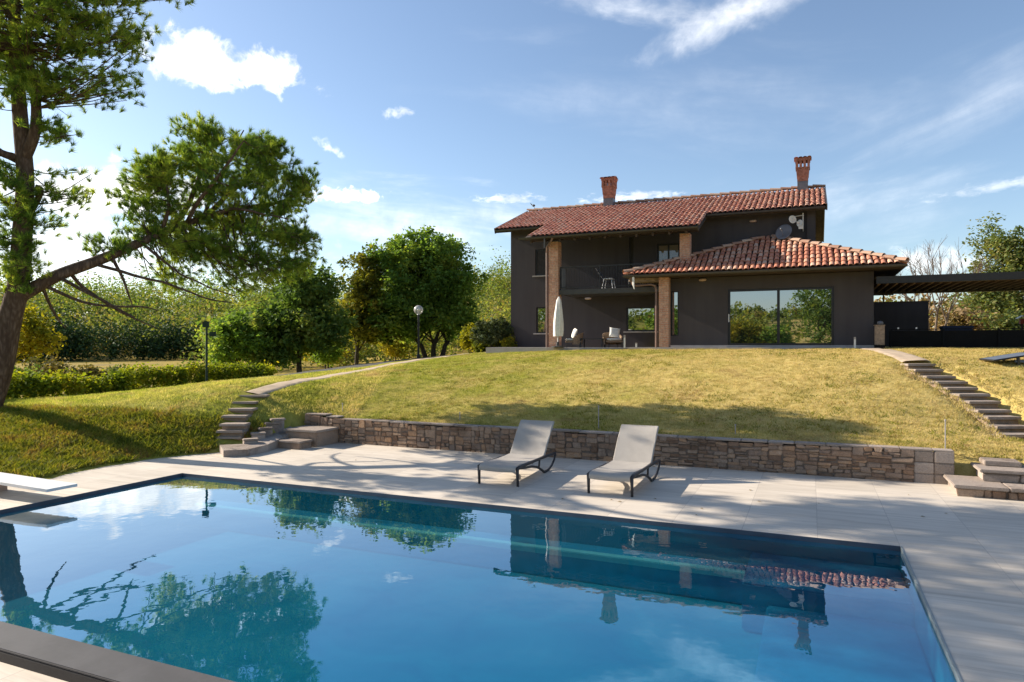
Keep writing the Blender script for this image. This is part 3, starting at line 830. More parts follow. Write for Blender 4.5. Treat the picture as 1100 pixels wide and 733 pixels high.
# curved landing slab at the foot, and the low stepped kerb beside it
m = MB()
inner = [onz(236, 478, 0.18), onz(262, 477, 0.19), onz(280, 472, 0.22), onz(298, 464, 0.30), onz(312, 458, 0.40)]
outer = [onz(240, 484, 0.15), onz(266, 483, 0.15), onz(288, 477.5, 0.17), onz(304, 470, 0.22), onz(318, 462, 0.34)]
for i in range(len(inner)-1):
    a, b_, c2, e2 = outer[i], outer[i+1], inner[i+1], inner[i]
    m.face([a, b_, c2, e2])
    m.face([(a.x, a.y, -0.05), (b_.x, b_.y, -0.05), b_, a])
    m.face([(e2.x, e2.y, -0.05), (c2.x, c2.y, -0.05), c2, e2][::-1])
a, e2 = outer[0], inner[0]
m.face([(a.x, a.y, -0.05), a, e2, (e2.x, e2.y, -0.05)])
loc(m, ls.location).build('landing', M['slab'], ls)
for (px, py, z) in [(269, 470, 0.32), (277, 463.5, 0.40), (285, 458, 0.48), (292, 452.5, 0.57), (298, 448.5, 0.65)]:
    m = MB(); p = onz(px, py, z)
    slab(m, Vector((p.x, p.y, z-0.05)), 0.34, 0.22, 0.05, YAW+0.5+random.uniform(-0.1, 0.1))
    slab(m, Vector((p.x, p.y, z-0.27)), 0.30, 0.20, 0.38, YAW+0.5, 0.01)
    loc(m, ls.location).build('kerb_stone', M['slab'], ls)
bs = thing('block_steps', 'pair of pale stone block steps against the left end of the retaining wall', 'steps', (-11.3, 13.5, 0))
m = MB(); m.box(-11.85, -10.9, 13.30, WY-0.03, -0.02, 0.34, 0.01); loc(m, bs.location).build('upper_block', M['stone'], bs)
m = MB(); m.box(-11.9, -10.86, 13.26, WY-0.035, 0.342, 0.40, 0.012); loc(m, bs.location).build('upper_tread', M['slab'], bs)
m = MB(); m.box(-11.85, -11.0, 12.82, 13.24, -0.02, 0.14, 0.01); loc(m, bs.location).build('lower_block', M['stone'], bs)
m = MB(); m.box(-11.9, -10.97, 12.78, 13.25, 0.142, 0.19, 0.012); loc(m, bs.location).build('lower_tread', M['slab'], bs)

# ------------------------------------------------------------------ stone stairs, right
rs = thing('garden_stair', 'long curving flight of stone treads up the dry lawn at the right', 'steps', (3.5, 16.5, 0.5))
rt = [(990, 391, 18.0), (998, 397, 17.6), (1011, 404.2, 17.1), (1023, 410, 16.7), (1034, 416.6, 16.3), (1047, 423.5, 15.9), (1058, 431.3, 15.5), (1068, 440.7, 15.1), (1079, 448, 14.7), (1089, 458, 14.3), (1097, 467, 13.9)]
for i, (px, py, dd) in enumerate(rt):
    p = at(px, py, dd); m = MB(); fw = Vector((-sy_, cy_, 0))
    slab(m, Vector((p.x, p.y, p.z-0.03))+fw*0.17, 0.74, 0.38, 0.06, YAW+0.02, 0.01)
    loc(m, rs.location).build('step', M['slab'], rs)
    m = MB(); slab(m, Vector((p.x, p.y, p.z-0.18))+fw*0.22, 0.68, 0.34, 0.23, YAW+0.02, 0.01); loc(m, rs.location).build('riser', M['stone'], rs)
for px, py, dd in [(1108, 480, 13.4), (1118, 492, 13.0)]:
    p = at(px, py, dd); m = MB()
    slab(m, Vector((p.x, p.y, p.z)), 0.8, 0.6, 0.08, YAW, 0.01); loc(m, rs.location).build('step', M['slab'], rs)
br = thing('corner_steps', 'pale stone block steps at the right end of the retaining wall', 'steps', (2.8, 13.6, 0))
m = MB(); stone_face(m, 2.17, 4.4, 13.16, -0.02, 0.13, None, 0.5, 0.16); loc(m, br.location).build('lower_block', M['stone'], br)
m = MB()
for k in range(3): m.box(2.12+k*0.76, 2.12+k*0.76+0.75, 13.10, WY-0.04, 0.13, 0.185, 0.012)
m.box(2.19, 4.38, 13.2, WY-0.05, -0.02, 0.128)
loc(m, br.location).build('lower_tread', M['slab'], br)
m = MB(); stone_face(m, 2.62, 4.4, 13.66, 0.187, 0.33, None, 0.7, 0.3); m.box(2.64, 4.38, 13.7, 14.3, 0.187, 0.328); loc(m, br.location).build('upper_block', M['slab'], br)
m = MB()
for k in range(2): m.box(2.57+k*0.92, 2.57+k*0.92+0.91, 13.60, 14.4, 0.332, 0.385, 0.012)
loc(m, br.location).build('upper_tread', M['slab'], br)
m = MB(); m.box(2.72, 3.25, 14.05, 14.5, 0.387, 0.47, 0.012); loc(m, br.location).build('top_block', M['slab'], br)

# ------------------------------------------------------------------ paths and road draped on the ground
def drape(name, pts, w, m_, lift=0.012, kind='structure', n=8):
    pts = [Vector((p[0], p[1], 0)) for p in pts]
    # Catmull-Rom
    P = [pts[0]]+pts+[pts[-1]]; fine = []
    for i in range(1, len(P)-2):
        for k in range(n*2):
            t = k/(n*2)
            fine.append(0.5*((2*P[i])+(-P[i-1]+P[i+1])*t+(2*P[i-1]-5*P[i]+4*P[i+1]-P[i+2])*t*t+(-P[i-1]+3*P[i]-3*P[i+1]+P[i+2])*t**3))
    fine.append(pts[-1])
    mb = MB(); rows = []
    for i, p in enumerate(fine):
        t = fine[min(i+1, len(fine)-1)]-fine[max(i-1, 0)]; t.normalize(); s = Vector((t.y, -t.x, 0))
        row = []
        for k in range(9):
            q = p+s*w*(k/8-0.5)
            row.append(q)
        rows.append(row)
    flat = [q for r_ in rows for q in r_]
    Z = terrain([q.x for q in flat], [q.y for q in flat])
    i = 0
    for r_ in rows:
        zz = Z[i:i+9].max(); 
        for k in range(9): r_[k] = Vector((r_[k].x, r_[k].y, 0.25*zz+0.75*Z[i+k]+lift-(0.03 if k in (0, 8) else 0)))
        i += 9
    mb.grid(rows)
    o = mb.build(name, m_, smooth=True); tag(o, kind=kind)
    return o
drape('path', [at(272, 423, 18.2), at(310, 413, 19.8), at(350, 405, 22), at(395, 397, 24.5), at(430, 390, 27), at(470, 384.5, 29), at(505, 380, 30.5), at(530, 377, 31.5)], 0.56, M['concrete'], 0.018)
drape('road', [at(215, 424, 23), at(280, 410, 24.6), at(330, 401.5, 26.5), at(400, 391.5, 31), at(470, 384, 35), at(540, 378, 39), at(620, 377, 46)], 3.2, M['asphalt'], 0.03)
drape('path', [at(984, 388.5, 18.4), at(962, 384, 20), at(945, 381, 21.5), at(930, 378.8, 23.5), at(905, 376.5, 25.5)], 0.7, M['concrete'], 0.035)
pv = MB()
pv.box(-6.4, 1.98, 25.95, 26.5, 1.9, 2.375, 0.01)
pv.box(-12.6, -6.4, 26.2, 28.5, 1.9, 2.36, 0.01)
pv.box(1.99, 16, 26.1, 34, 1.9, 2.345, 0.01)
tag(pv.build('terrace_paving', M['paving']), kind='structure')

# ------------------------------------------------------------------ the villa
V0 = Vector((-6, 28.5, 2.35))
villa = thing('villa', 'two storey dark grey villa with red clay tile roofs and brick pillars on the hilltop', 'house', V0)
def vpart(mb, name, mats, parent=None, smooth=False, lab=None):
    o = loc(mb, V0).build(name, mats, parent or villa, smooth)
    if lab: o['label'] = lab
    return o
def wall_front(mb, x0, x1, z0, z1, y, holes, depth=0.14):
    xs_ = sorted({x0, x1, *[h[0] for h in holes], *[h[1] for h in holes]})
    zs_ = sorted({z0, z1, *[h[2] for h in holes], *[h[3] for h in holes]})
    for i in range(len(xs_)-1):
        for j in range(len(zs_)-1):
            cx, cz = (xs_[i]+xs_[i+1])/2, (zs_[j]+zs_[j+1])/2
            if any(h[0] < cx < h[1] and h[2] < cz < h[3] for h in holes): continue
            mb.face([(xs_[i], y, zs_[j]), (xs_[i+1], y, zs_[j]), (xs_[i+1], y, zs_[j+1]), (xs_[i], y, zs_[j+1])])
    for a, b_, c2, e2 in holes:
        mb.face([(a, y, c2), (a, y+depth, c2), (a, y+depth, e2), (a, y, e2)])
        mb.face([(b_, y, c2), (b_, y, e2), (b_, y+depth, e2), (b_, y+depth, c2)])
        mb.face([(a, y, e2), (a, y+depth, e2), (b_, y+depth, e2), (b_, y, e2)])
        mb.face([(a, y, c2), (b_, y, c2), (b_, y+depth, c2), (a, y+depth, c2)])
def window(h, y, glass='glass', sill=True, mull=(), name='window', fw=0.06, lab=None):
    a, b_, c2, e2 = h
    f = MB(); yy = y+0.05
    f.box(a+0.003, a+fw, yy, yy+0.06, c2+0.003, e2-0.003); f.box(b_-fw, b_-0.003, yy, yy+0.06, c2+0.003, e2-0.003)
    f.box(a+fw+0.001, b_-fw-0.001, yy, yy+0.06, e2-fw, e2-0.003); f.box(a+fw+0.001, b_-fw-0.001, yy, yy+0.06, c2+0.003, c2+fw)
    for mx in mull: f.box(mx-fw*0.55, mx+fw*0.55, yy-0.004, yy+0.055, c2+fw+0.001, e2-fw-0.001)
    o = vpart(f, name, M['frame'], lab=lab)
    cuts = [a+fw-0.01]+list(mull)+[b_-fw+0.01]
    for i in range(len(cuts)-1):
        p = MB(); p.box(cuts[i]+0.002, cuts[i+1]-0.002, yy+0.02+0.004*i, yy+0.03+0.004*i, c2+fw-0.01, e2-fw+0.01)
        q = loc(p, V0).build('pane', M[glass], o)
    if sill:
        s = MB(); s.box(a-0.12, b_+0.12, y-0.06, y+0.05, c2-0.06, c2-0.004, 0.006)
        loc(s, V0).build('sill', M['paving'], o)
    return o
def hole(px0, px1, py0, py1, Y):
    def X(px):
        t = (px-550)/FPX; dd = Y/(t*sy_+cy_); return (t*cy_-sy_)*dd, dd
    xa, da = X(px0); xb, db = X(px1); dm = (da+db)/2
    return (xa, xb, CAM_H-(py1-HY)*dm/FPX, CAM_H-(py0-HY)*dm/FPX)
WYM = 28.5
XL, XR = -12.45, 0.12
RY, RZ, SL = 31.8, 9.05, 0.378
def rz_(y): return RZ-SL*abs(RY-y)
h1 = hole(575, 589.5, 268, 296, WYM); h2 = hole(576, 589.5, 330, 358, WYM)
h3 = hole(676, 680.5, 255, 290, WYM); h4 = hole(706, 730, 262, 292, WYM); h5 = hole(673, 704, 330, 356, WYM)
holes = [h1, h2, h3, h4, h5]
mw = MB()
wall_front(mw, XL, XR, 2.0, rz_(WYM)-0.16, WYM, holes)
YB = 35.2
mw.face([(XL, WYM, 2), (XL, YB, 2), (XL, YB, rz_(YB)-0.16), (XL, RY, RZ-0.16), (XL, WYM, rz_(WYM)-0.16)])
mw.face([(XR, WYM, 2), (XR, YB, 2), (XR, YB, rz_(YB)-0.16), (XR, RY, RZ-0.16), (XR, WYM, rz_(WYM)-0.16)])
mw.face([(XL, YB, 2), (XR, YB, 2), (XR, YB, rz_(YB)-0.16), (XL, YB, rz_(YB)-0.16)])
# wall pier at the right end
mw.box(XR-0.28, XR+0.02, WYM-0.12, WYM-0.004, 4.6, rz_(WYM)-0.2)
vpart(mw, 'wall', M['plaster'])
window(h1, WYM, 'shutter', lab='upper shuttered window behind the left pillar')
window(h2, WYM, 'glass', lab='lower window reflecting the sky')
window(h3, WYM, 'shutter', False, name='balcony_door', fw=0.03)
window(h4, WYM, 'glass_soft', True, ((h4[0]+h4[1])/2,), lab='curtained upper window')
window(h5, WYM, 'glass', True, lab='lower window reflecting green trees')

# --- roofs of clay tiles
def tiles(mb, O, U, Vv, inside, col=0.195, row=0.36, lift=0.03, mi=0, L=0.46):
    """half-round tiles on the plane O + u*U + v*V ; inside(u,v) says where"""
    U = Vector(U).normalized(); Vv = Vector(Vv).normalized(); N = U.cross(Vv).normalized()
    if N.z < 0: N = -N
    O = Vector(O)
    umax, vmax = inside.size
    nseg = 5
    nc = int(umax/col)+1; nr = int(vmax/row)+1
    for i in range(nc):
        for j in range(nr):
            u = (i+0.5)*col; v = j*row
            if not inside(u, v+row*0.4): continue
            ju = random.uniform(-0.012, 0.012); jv = random.uniform(-0.025, 0.025); jr = random.uniform(-0.03, 0.03)
            r0, r1 = col*0.44, col*0.36
            rows = []
            for (vv, r, h) in ((v-0.03+jv, r0, lift+0.028), (v+L-0.03+jv, r1, lift)):
                rows.append([O+U*(u+ju+jr*(vv-v)+r*math.cos(math.pi*k/nseg))+Vv*vv+N*(h+r*0.70*math.sin(math.pi*k/nseg)) for k in range(nseg+1)])
            mb.grid(rows, False, mi)
            # thickness at the lower mouth
            inner_ = [O+U*(u+ju+(r0-0.018)*math.cos(math.pi*k/nseg))+Vv*(v-0.028+jv)+N*(lift+0.028+(r0-0.02)*0.70*math.sin(math.pi*k/nseg)) for k in range(nseg+1)]
            mb.grid([rows[0], inner_], False, mi)
class Area:
    def __init__(s, fn, um, vm): s.fn = fn; s.size = (um, vm)
    def __call__(s, u, v): return s.fn(u, v)
def ridge_line(mb, a, b_, r=0.13, L=0.42, mi=0):
    a, b_ = Vector(a), Vector(b_); t = (b_-a); n = max(1, int(t.length/L)); t.normalize()
    s = t.cross(Vector((0, 0, 1))).normalized(); up = s.cross(t).normalized()
    for i in range(n):
        p0 = a+t*(i*L-0.03); p1 = a+t*((i+1)*L+0.05)
        if (p1-a).length > (b_-a).length+0.08: p1 = b_
        j = random.uniform(-0.012, 0.012)
        rows = []
        for p, r_, h in ((p0, r, 0.035), (p1, r*0.82, 0.0)):
            rows.append([p+s*(r_*math.cos(math.pi*k/6)+j)+up*(h+r_*0.85*math.sin(math.pi*k/6)) for k in range(7)])
        mb.grid(rows, False, mi)
RXL, RXR = -12.95, 0.50
EY1, EY2 = 27.95, 25.95           # eave of the plain parts, eave over the balcony
PXL, PXR = -10.72, -3.86
ev = Vector((0, 1, SL)).normalized(); slen = math.hypot(1, SL)
roof_b = MB()
def roof_slab(mb, xa, xb, ya, yb, th=0.14):
    za, zb = rz_(ya), rz_(yb)
    t = [(xa, ya, za), (xb, ya, za), (xb, yb, zb), (xa, yb, zb)]
    lo = [(p[0], p[1], p[2]-th) for p in t]
    mb.face(t); mb.face(lo[::-1])
    for i in range(4):
        k = (i+1) % 4; mb.face([lo[i], lo[k], t[k], t[i]])
roof_slab(roof_b, RXL, PXL, EY1, RY); roof_slab(roof_b, PXL+0.001, PXR-0.001, EY2, RY); roof_slab(roof_b, PXR, RXR, EY1, RY)
roof_slab(roof_b, RXL, RXR, 35.9, RY+0.002)
roof = vpart(roof_b, 'roof', M['soffit'], lab='main red tiled gable roof')
tl = MB()
full = (RY-EY2)*slen; off = (EY1-EY2)*slen
def front_in(u, v):
    x = RXL+u
    if x > RXR-0.05: return False
    return v < full-0.12 and (v >= off-0.1 or PXL+0.02 < x < PXR-0.02)
tiles(tl, (RXL+0.02, EY2-0.03, rz_(EY2)-0.01), (1, 0, 0), (0, 1, SL), Area(front_in, RXR-RXL, full))
tiles(tl, (RXR, 35.92, rz_(35.9)), (-1, 0, 0), (0, -1, SL), Area(lambda u, v: v < 4.1*slen, RXR-RXL, 4.3*slen), 0.195, 0.36)
o = loc(tl, V0).build('roof_tiles', M['tile'], roof)
rd = MB(); ridge_line(rd, (RXL, RY, RZ+0.06), (RXR, RY, RZ+0.06))
loc(rd, V0).build('ridge_tiles', M['ridge'], roof)
def gutter(mb, x0, x1, y, z, r=0.075):
    rows = []
    for x in (x0, x1):
        rows.append([(x, y+r*math.cos(math.pi+math.pi*k/8), z+r*math.sin(math.pi+math.pi*k/8)) for k in range(9)])
    mb.grid(rows)
    rows = [[(x, y+(r-0.012)*math.cos(math.pi+math.pi*k/8), z+0.001+(r-0.012)*math.sin(math.pi+math.pi*k/8)) for k in range(9)] for x in (x0, x1)]
    mb.grid(rows)
    for x in (x0, x1): mb.face([(x, y+r*math.cos(math.pi+math.pi*k/8), z+r*math.sin(math.pi+math.pi*k/8)) for k in range(9)])
gt = MB()
gutter(gt, RXL+0.05, PXL-0.02, EY1-0.09, rz_(EY1)-0.03); gutter(gt, PXL-0.22, PXR+0.05, EY2-0.09, rz_(EY2)-0.03); gutter(gt, PXR+0.1, RXR-0.04, EY1-0.09, rz_(EY1)-0.03)
loc(gt, V0).build('gutter', M['gutter'], roof)
for p_, q_ in [((PXR+0.03, EY2-0.02, rz_(EY2)-0.05), (PXR+0.03, EY1, rz_(EY1)-0.05)), ((RXR+0.02, EY1-0.05, rz_(EY1)-0.05), (RXR+0.02, RY, RZ-0.03)),
               ((RXR+0.02, RY+0.01, RZ-0.03), (RXR+0.02, 35.9, rz_(35.9)-0.05)), ((RXL-0.02, EY1-0.05, rz_(EY1)-0.05), (RXL-0.02, RY, RZ-0.03))]:
    fb = MB(); fb.bar(p_, q_, 0.04, 0.24); loc(fb, V0).build('rake_board', M['gutter'], roof)
fin = MB()
fin.tube([(RXL+0.32, RY, RZ+0.14), (RXL+0.33, RY, RZ+0.26)], 0.012, 6)
fin.lathe([(0.0, -0.07), (0.045, -0.03), (0.055, 0.0), (0.03, 0.05), (0.0, 0.07)], (RXL+0.30, RY, RZ+0.33), 10, sx=1.5)
fin.tube([(RXL+0.22, RY, RZ+0.36), (RXL+0.12, RY, RZ+0.46)], [0.03, 0.012], 6)
loc(fin, V0).build('roof_finial', M['gutter'], roof)
# soffit rafters and beam over the balcony
bmn = MB()
bmn.box(PXL+0.1, PXR-0.05, 26.62, 26.86, rz_(26.9)-0.42, rz_(26.62)-0.16)
x = PXL+0.25
while x < PXR: bmn.bar((x, EY2+0.05, rz_(EY2)-0.2), (x, 28.4, rz_(28.4)-0.2), 0.08, 0.1); x += 0.62
loc(bmn, V0).build('porch_beam', M['soffit'], roof)

# --- chimneys (base, flared brick stack, open vents, small tile cap)
def chimney(x, zbot, h, w0, w1):
    root = MB()
    y = RY-0.28; wb = w0*0.5
    root.box(x-wb*0.98, x+wb*0.98, y-wb*0.98, y+wb*0.98, zbot-0.35, zbot+h*0.2, 0.006)
    o = loc(root, V0).build('chimney', M['dish'], roof)
    s = MB()
    z0, z1, z2, z3 = zbot+h*0.2, zbot+h*0.60, zbot+h*0.64, zbot+h*0.84
    def ringq(wa, za, wb_, zb):
        A = [(x-wa, y-wa, za), (x+wa, y-wa, za), (x+wa, y+wa, za), (x-wa, y+wa, za)]
        B = [(x-wb_, y-wb_, zb), (x+wb_, y-wb_, zb), (x+wb_, y+wb_, zb), (x-wb_, y+wb_, zb)]
        s.grid([A, B], True)
    ww = w0*0.5
    wt = w1*0.5
    ringq(ww, z0, ww*1.02, zbot+h*0.34); ringq(ww*1.08, zbot+h*0.34, wt*0.86, z1); ringq(wt*0.92, z1, wt*0.94, z2)
    s.face([(x-ww*1.08, y-ww*1.08, zbot+h*0.34), (x+ww*1.08, y-ww*1.08, zbot+h*0.34), (x+ww*1.08, y+ww*1.08, zbot+h*0.34), (x-ww*1.08, y+ww*1.08, zbot+h*0.34)])
    s.face([(x-wt*0.94, y-wt*0.94, z2), (x+wt*0.94, y-wt*0.94, z2), (x+wt*0.94, y+wt*0.94, z2), (x-wt*0.94, y+wt*0.94, z2)])
    # vent posts
    pw = wt*0.16
    for i in range(4):
        for j in range(4):
            if 0 < i < 3 and 0 < j < 3: continue
            cx, cy2 = x-wt*0.76+i*wt*1.52/3, y-wt*0.76+j*wt*1.52/3
            s.box(cx-pw, cx+pw, cy2-pw, cy2+pw, z2, z3)
    s.box(x-wt*0.98, x+wt*0.98, y-wt*0.98, y+wt*0.98, z3, zbot+h*0.91, 0.01)
    loc(s, V0).build('stack', M['brick_red'], o)
    c = MB()
    zc = zbot+h*0.91
    for k in range(4):
        cx = x-wt*0.84+k*wt*1.68/3
        rows = []
        for yy, hh in ((y-wt*1.18, 0.0), (y, h*0.07), (y+wt*1.18, 0.0)):
            rows.append([(cx+wt*0.3*math.cos(math.pi*q/5), yy, zc+hh+wt*0.22*math.sin(math.pi*q/5)) for q in range(6)])
        c.grid(rows)
    c.box(x-wt*1.05, x+wt*1.05, y-wt*1.05, y+wt*1.05, zc, zc+0.02)
    loc(c, V0).build('chimney_cap', M['tile'], o)
chimney(-8.72, rz_(RY-0.28)+0.12, 1.28, 0.46, 0.64)
chimney(-0.34, rz_(RY-0.28)+0.12, 1.32, 0.42, 0.60)

# --- pillars
def pillar(px0, px1, Y, z0, z1, lab):
    a, b_, _, _ = hole(px0, px1, 300, 310, Y)
    m = MB(); m.box(a, b_, Y, Y+(b_-a), z0, z1, 0.008); vpart(m, 'pillar', M['brick'], lab=lab); return a, b_
pa = pillar(589.3, 599.5, 26.60, 2.0, rz_(26.7)-0.42, 'left two storey brick pillar')
pb = pillar(730, 741, 26.60, 4.6, rz_(26.7)-0.42, 'short upper brick pillar')
PW = 26.5                                  # pavilion front wall
pc = pillar(707.6, 718.2, 25.98, 2.0, 5.0, 'brick pillar at the pavilion corner')
# --- balcony
BZ = 4.72
bl = MB(); bx0, bx1 = pa[1]+0.002, -4.4
bl.box(bx0, bx1, 26.72, WYM-0.004, BZ-0.20, BZ, 0.006)
bal = vpart(bl, 'balcony', M['gutter'])
rl = MB()
rl.box(bx0+0.01, bx1, 26.76, 26.80, BZ+0.90, BZ+0.94); rl.box(bx0+0.01, bx1, 26.765, 26.795, BZ+0.07, BZ+0.10)
x = bx0+0.08
while x < bx1: rl.box(x-0.007, x+0.007, 26.773, 26.787, BZ+0.10, BZ+0.90); x += 0.11
for x in np.linspace(bx0+0.03, bx1-0.03, 4): rl.box(x-0.02, x+0.02, 26.762, 26.798, BZ, BZ+0.9)
loc(rl, V0).build('railing', M['rail'], bal)
rp = MB(); rp.box(bx0+0.02, bx0+0.24, 26.80, 26.83, BZ+0.02, BZ+0.88); loc(rp, V0).build('rail_panel', M['dish'], bal)

# --- pavilion with pyramid roof
EX0, EX1, EYP, EYB = -6.50, 2.82, 25.65, 31.5
APX = Vector((-1.48, 28.46, 6.60)); EZ = 5.10
pav = MB()
ph1 = hole(781.8, 896, 309.5, 371.3, PW); ph2 = hole(720.3, 729, 312.7, 361, PW)
wx0, wx1 = pc[1]-0.12, 1.95
wall_front(pav, wx0, wx1, 2.0, 4.98, PW, [ph1, ph2])
pav.face([(wx1, PW, 2), (wx1, 31.0, 2), (wx1, 31.0, 4.98), (wx1, PW, 4.98)])
pav.face([(wx0, PW, 2), (wx0, WYM, 2), (wx0, WYM, 4.98), (wx0, PW, 4.98)])
pav.face([(wx1, 31, 2), (0.1, 31, 2), (0.1, 31, 4.98), (wx1, 31, 4.98)])
vpart(pav, 'pavilion_wall', M['plaster'])
sd = window(ph1, PW, 'glass', False, (ph1[0]+(ph1[1]-ph1[0])*0.49,), name='sliding_door', fw=0.085)
hd = MB(); hd.box(ph1[0]+0.02, ph1[0]+0.05, PW+0.0, PW+0.05, 3.3, 3.6, 0.006); loc(hd, V0).build('handle', M['white_metal'], sd)
ts = MB(); ts.box(ph1[0]-0.05, ph1[1]+0.05, PW-0.08, PW+0.05, ph1[2]-0.07, ph1[2]-0.004, 0.006); loc(ts, V0).build('sill', M['paving'], sd)
window(ph2, PW, 'glass', False, (), lab='tall narrow window beside the brick pillar', fw=0.05)
pr = MB()
cor = [Vector((EX0, EYP, EZ)), Vector((EX1, EYP, EZ)), Vector((EX1, EYB, EZ)), Vector((EX0, EYB, EZ))]
for i in range(4): pr.face([cor[i], cor[(i+1) % 4], APX])
pr.face([c-Vector((0, 0, 0.10)) for c in cor][::-1])
for i in range(4):
    a, b_ = cor[i], cor[(i+1) % 4]; dz = Vector((0, 0, 0.10)); pr.face([a-dz, b_-dz, b_, a])
proof = vpart(pr, 'pavilion_roof', M['soffit'], lab='orange red tiled hip roof of the pavilion')
pt = MB()
def tri_tiles(a, b_, apex):
    U = (b_-a); ul = U.length; U.normalize()
    w_ = apex-a; ua = w_.dot(U); Vd = w_-U*ua; vl = Vd.length; Vd.normalize()
    def fn(u, v):
        if v > vl-0.1: return False
        k = v/vl
        return ua*k-0.04 < u < ul-(ul-ua)*k+0.04
    tiles(pt, a-Vd*0.02, U, Vd, Area(fn, ul, vl))
tri_tiles(cor[0], cor[1], APX); tri_tiles(cor[1], cor[2], APX); tri_tiles(cor[3], cor[0], APX)
loc(pt, V0).build('roof_tiles', M['tile_new'], proof)
hp = MB()
for c in (cor[0], cor[1], cor[2]): ridge_line(hp, c+Vector((0, 0, 0.07)), APX+Vector((0, 0, 0.07)), 0.13, 0.40)
loc(hp, V0).build('hip_tiles', M['ridge'], proof)
gp = MB(); gutter(gp, EX0-0.03, EX1+0.03, EYP-0.09, EZ-0.02, 0.085); loc(gp, V0).build('gutter', M['gutter'], proof)
rf = MB(); rf.bar((EX0+0.15, EYP+0.1, EZ-0.17), (pc[0], 26.2, EZ-0.17), 0.10, 0.13); loc(rf, V0).build('rafter', M['wood'], proof)
rf = MB(); rf.bar((EX0+0.2, EYP+0.9, EZ-0.17), (pc[1]-0.1, EYP+0.9, EZ-0.17), 0.09, 0.12); loc(rf, V0).build('rafter', M['wood'], proof)
rf = MB(); rf.bar((EX0+0.2, EYP+1.7, EZ-0.17), (pc[1]-0.1, EYP+1.7, EZ-0.17), 0.09, 0.12); loc(rf, V0).build('rafter', M['wood'], proof)
# downspouts
dp = MB(); x = pa[0]-0.06
dp.tube([(x+0.5, EY2-0.09, rz_(EY2)-0.1), (x+0.42, EY2-0.02, rz_(EY2)-0.22), (x+0.05, 26.45, rz_(EY2)-0.36), (x, 26.55, rz_(EY2)-0.6), (x, 26.55, 2.3)], 0.042, 8)
vpart(dp, 'downspout', M['copper'])
dp = MB(); x = pc[0]-0.10
dp.tube([(EX0+0.28, EYP-0.09, EZ-0.1), (EX0+0.30, EYP-0.02, EZ-0.34), (EX0+0.4, EYP+0.1, EZ-0.40), (x-0.18, 25.9, EZ-0.36), (x-0.03, 25.98, EZ-0.42), (x, 26.0, EZ-0.58), (x, 26.0, 2.3)], 0.042, 8)
vpart(dp, 'downspout', M['copper'])
# short rain chain pipes at the gutter ends
dp = MB(); dp.tube([(PXL+0.9, EY2-0.09, rz_(EY2)-0.1), (PXL+0.9, EY2-0.09, rz_(EY2)-0.48)], 0.03, 6)
vpart(dp, 'gutter_outlet', M['gutter'])
dp = MB(); dp.tube([(EX0+0.36, EYP-0.1, EZ-0.09), (EX0+0.37, EYP-0.1, EZ-0.4), (EX0+0.40, EYP-0.1, EZ-0.55)], [0.045, 0.04, 0.01], 6)
vpart(dp, 'gutter_outlet', M['white'])
# wall lamps, satellite dishes
for (px, py, Y) in [(755, 301, PW), (632, 321, WYM-1.75), (809, 238, WYM)]:
    t = (px-550)/FPX; dd = Y/(t*sy_+cy_); p = at(px, py, dd); m = MB()
    m.lathe([(0.0, -0.05), (0.10, -0.04), (0.13, 0.0), (0.10, 0.04), (0.0, 0.05)], (p.x, p.y-0.06, p.z), 14, sx=1.1, sy=0.45)
    vpart(m, 'wall_lamp', M['pedestal'], smooth=True)
def dish(px, py, Y, r, m_, off, name, tilt):
    t = (px-550)/FPX; dd = Y/(t*sy_+cy_); p = at(px, py, dd)
    m = MB()
    prof = [(0.0, 0.0), (r*0.35, r*0.03), (r*0.7, r*0.11), (r, r*0.22), (r*1.02, r*0.20), (r*0.7, r*0.08), (r*0.3, r*0.0), (0.0, -0.02)]
    m.lathe(prof, (0, 0, 0), 22)
    axis_ = Vector(tilt).normalized(); q = axis_.to_track_quat('Z', 'Y').to_matrix().to_4x4()
    m.v = [tuple((Matrix.Translation(p) @ q) @ Vector(v)) for v in m.v]
    tip = p+axis_*r*0.9
    low = p-Vector((0, 0, r*0.9))
    m.tube([low, tip], 0.012, 6); m.tube([tip-axis_*0.05, tip+axis_*0.05], 0.03, 8)
    m.tube([p-axis_*0.01, p-axis_*0.12, (p.x+off, Y+0.35, p.z-0.05)], 0.02, 6)
    return vpart(m, name, m_, smooth=True)
dish(842.5, 250, WYM-0.45, 0.31, M['dish'], 0.1, 'satellite_dish', (-0.35, -0.85, 0.35))
dish(851, 236, WYM-0.4, 0.15, M['white'], 0.2, 'satellite_dish', (0.5, -0.8, 0.1))
dish(859.5, 240, WYM-0.4, 0.13, M['white'], 0.1, 'satellite_dish', (-0.6, -0.8, 0.1))
t = (862-550)/FPX; dd = (WYM-0.3)/(t*sy_+cy_); p = at(862, 232, dd)
m = MB(); m.tube([(p.x+0.02, WYM-0.05, p.z-0.55), (p.x+0.02, WYM-0.3, p.z-0.5), (p.x+0.02, WYM-0.32, p.z+0.1)], 0.018, 6); m.tube([(p.x-0.4, WYM-0.32, p.z-0.02), (p.x+0.05, WYM-0.32, p.z+0.02)], 0.014, 6); m.box(p.x-0.14, p.x+0.02, WYM-0.4, WYM-0.33, p.z-0.5, p.z-0.36, 0.01)
vpart(m, 'antenna_mast', M['white'])
pl = MB(); pl.box(wx0, wx1+0.01, PW-0.02, PW-0.003, 2.3, 2.45); vpart(pl, 'plinth', M['paving'])

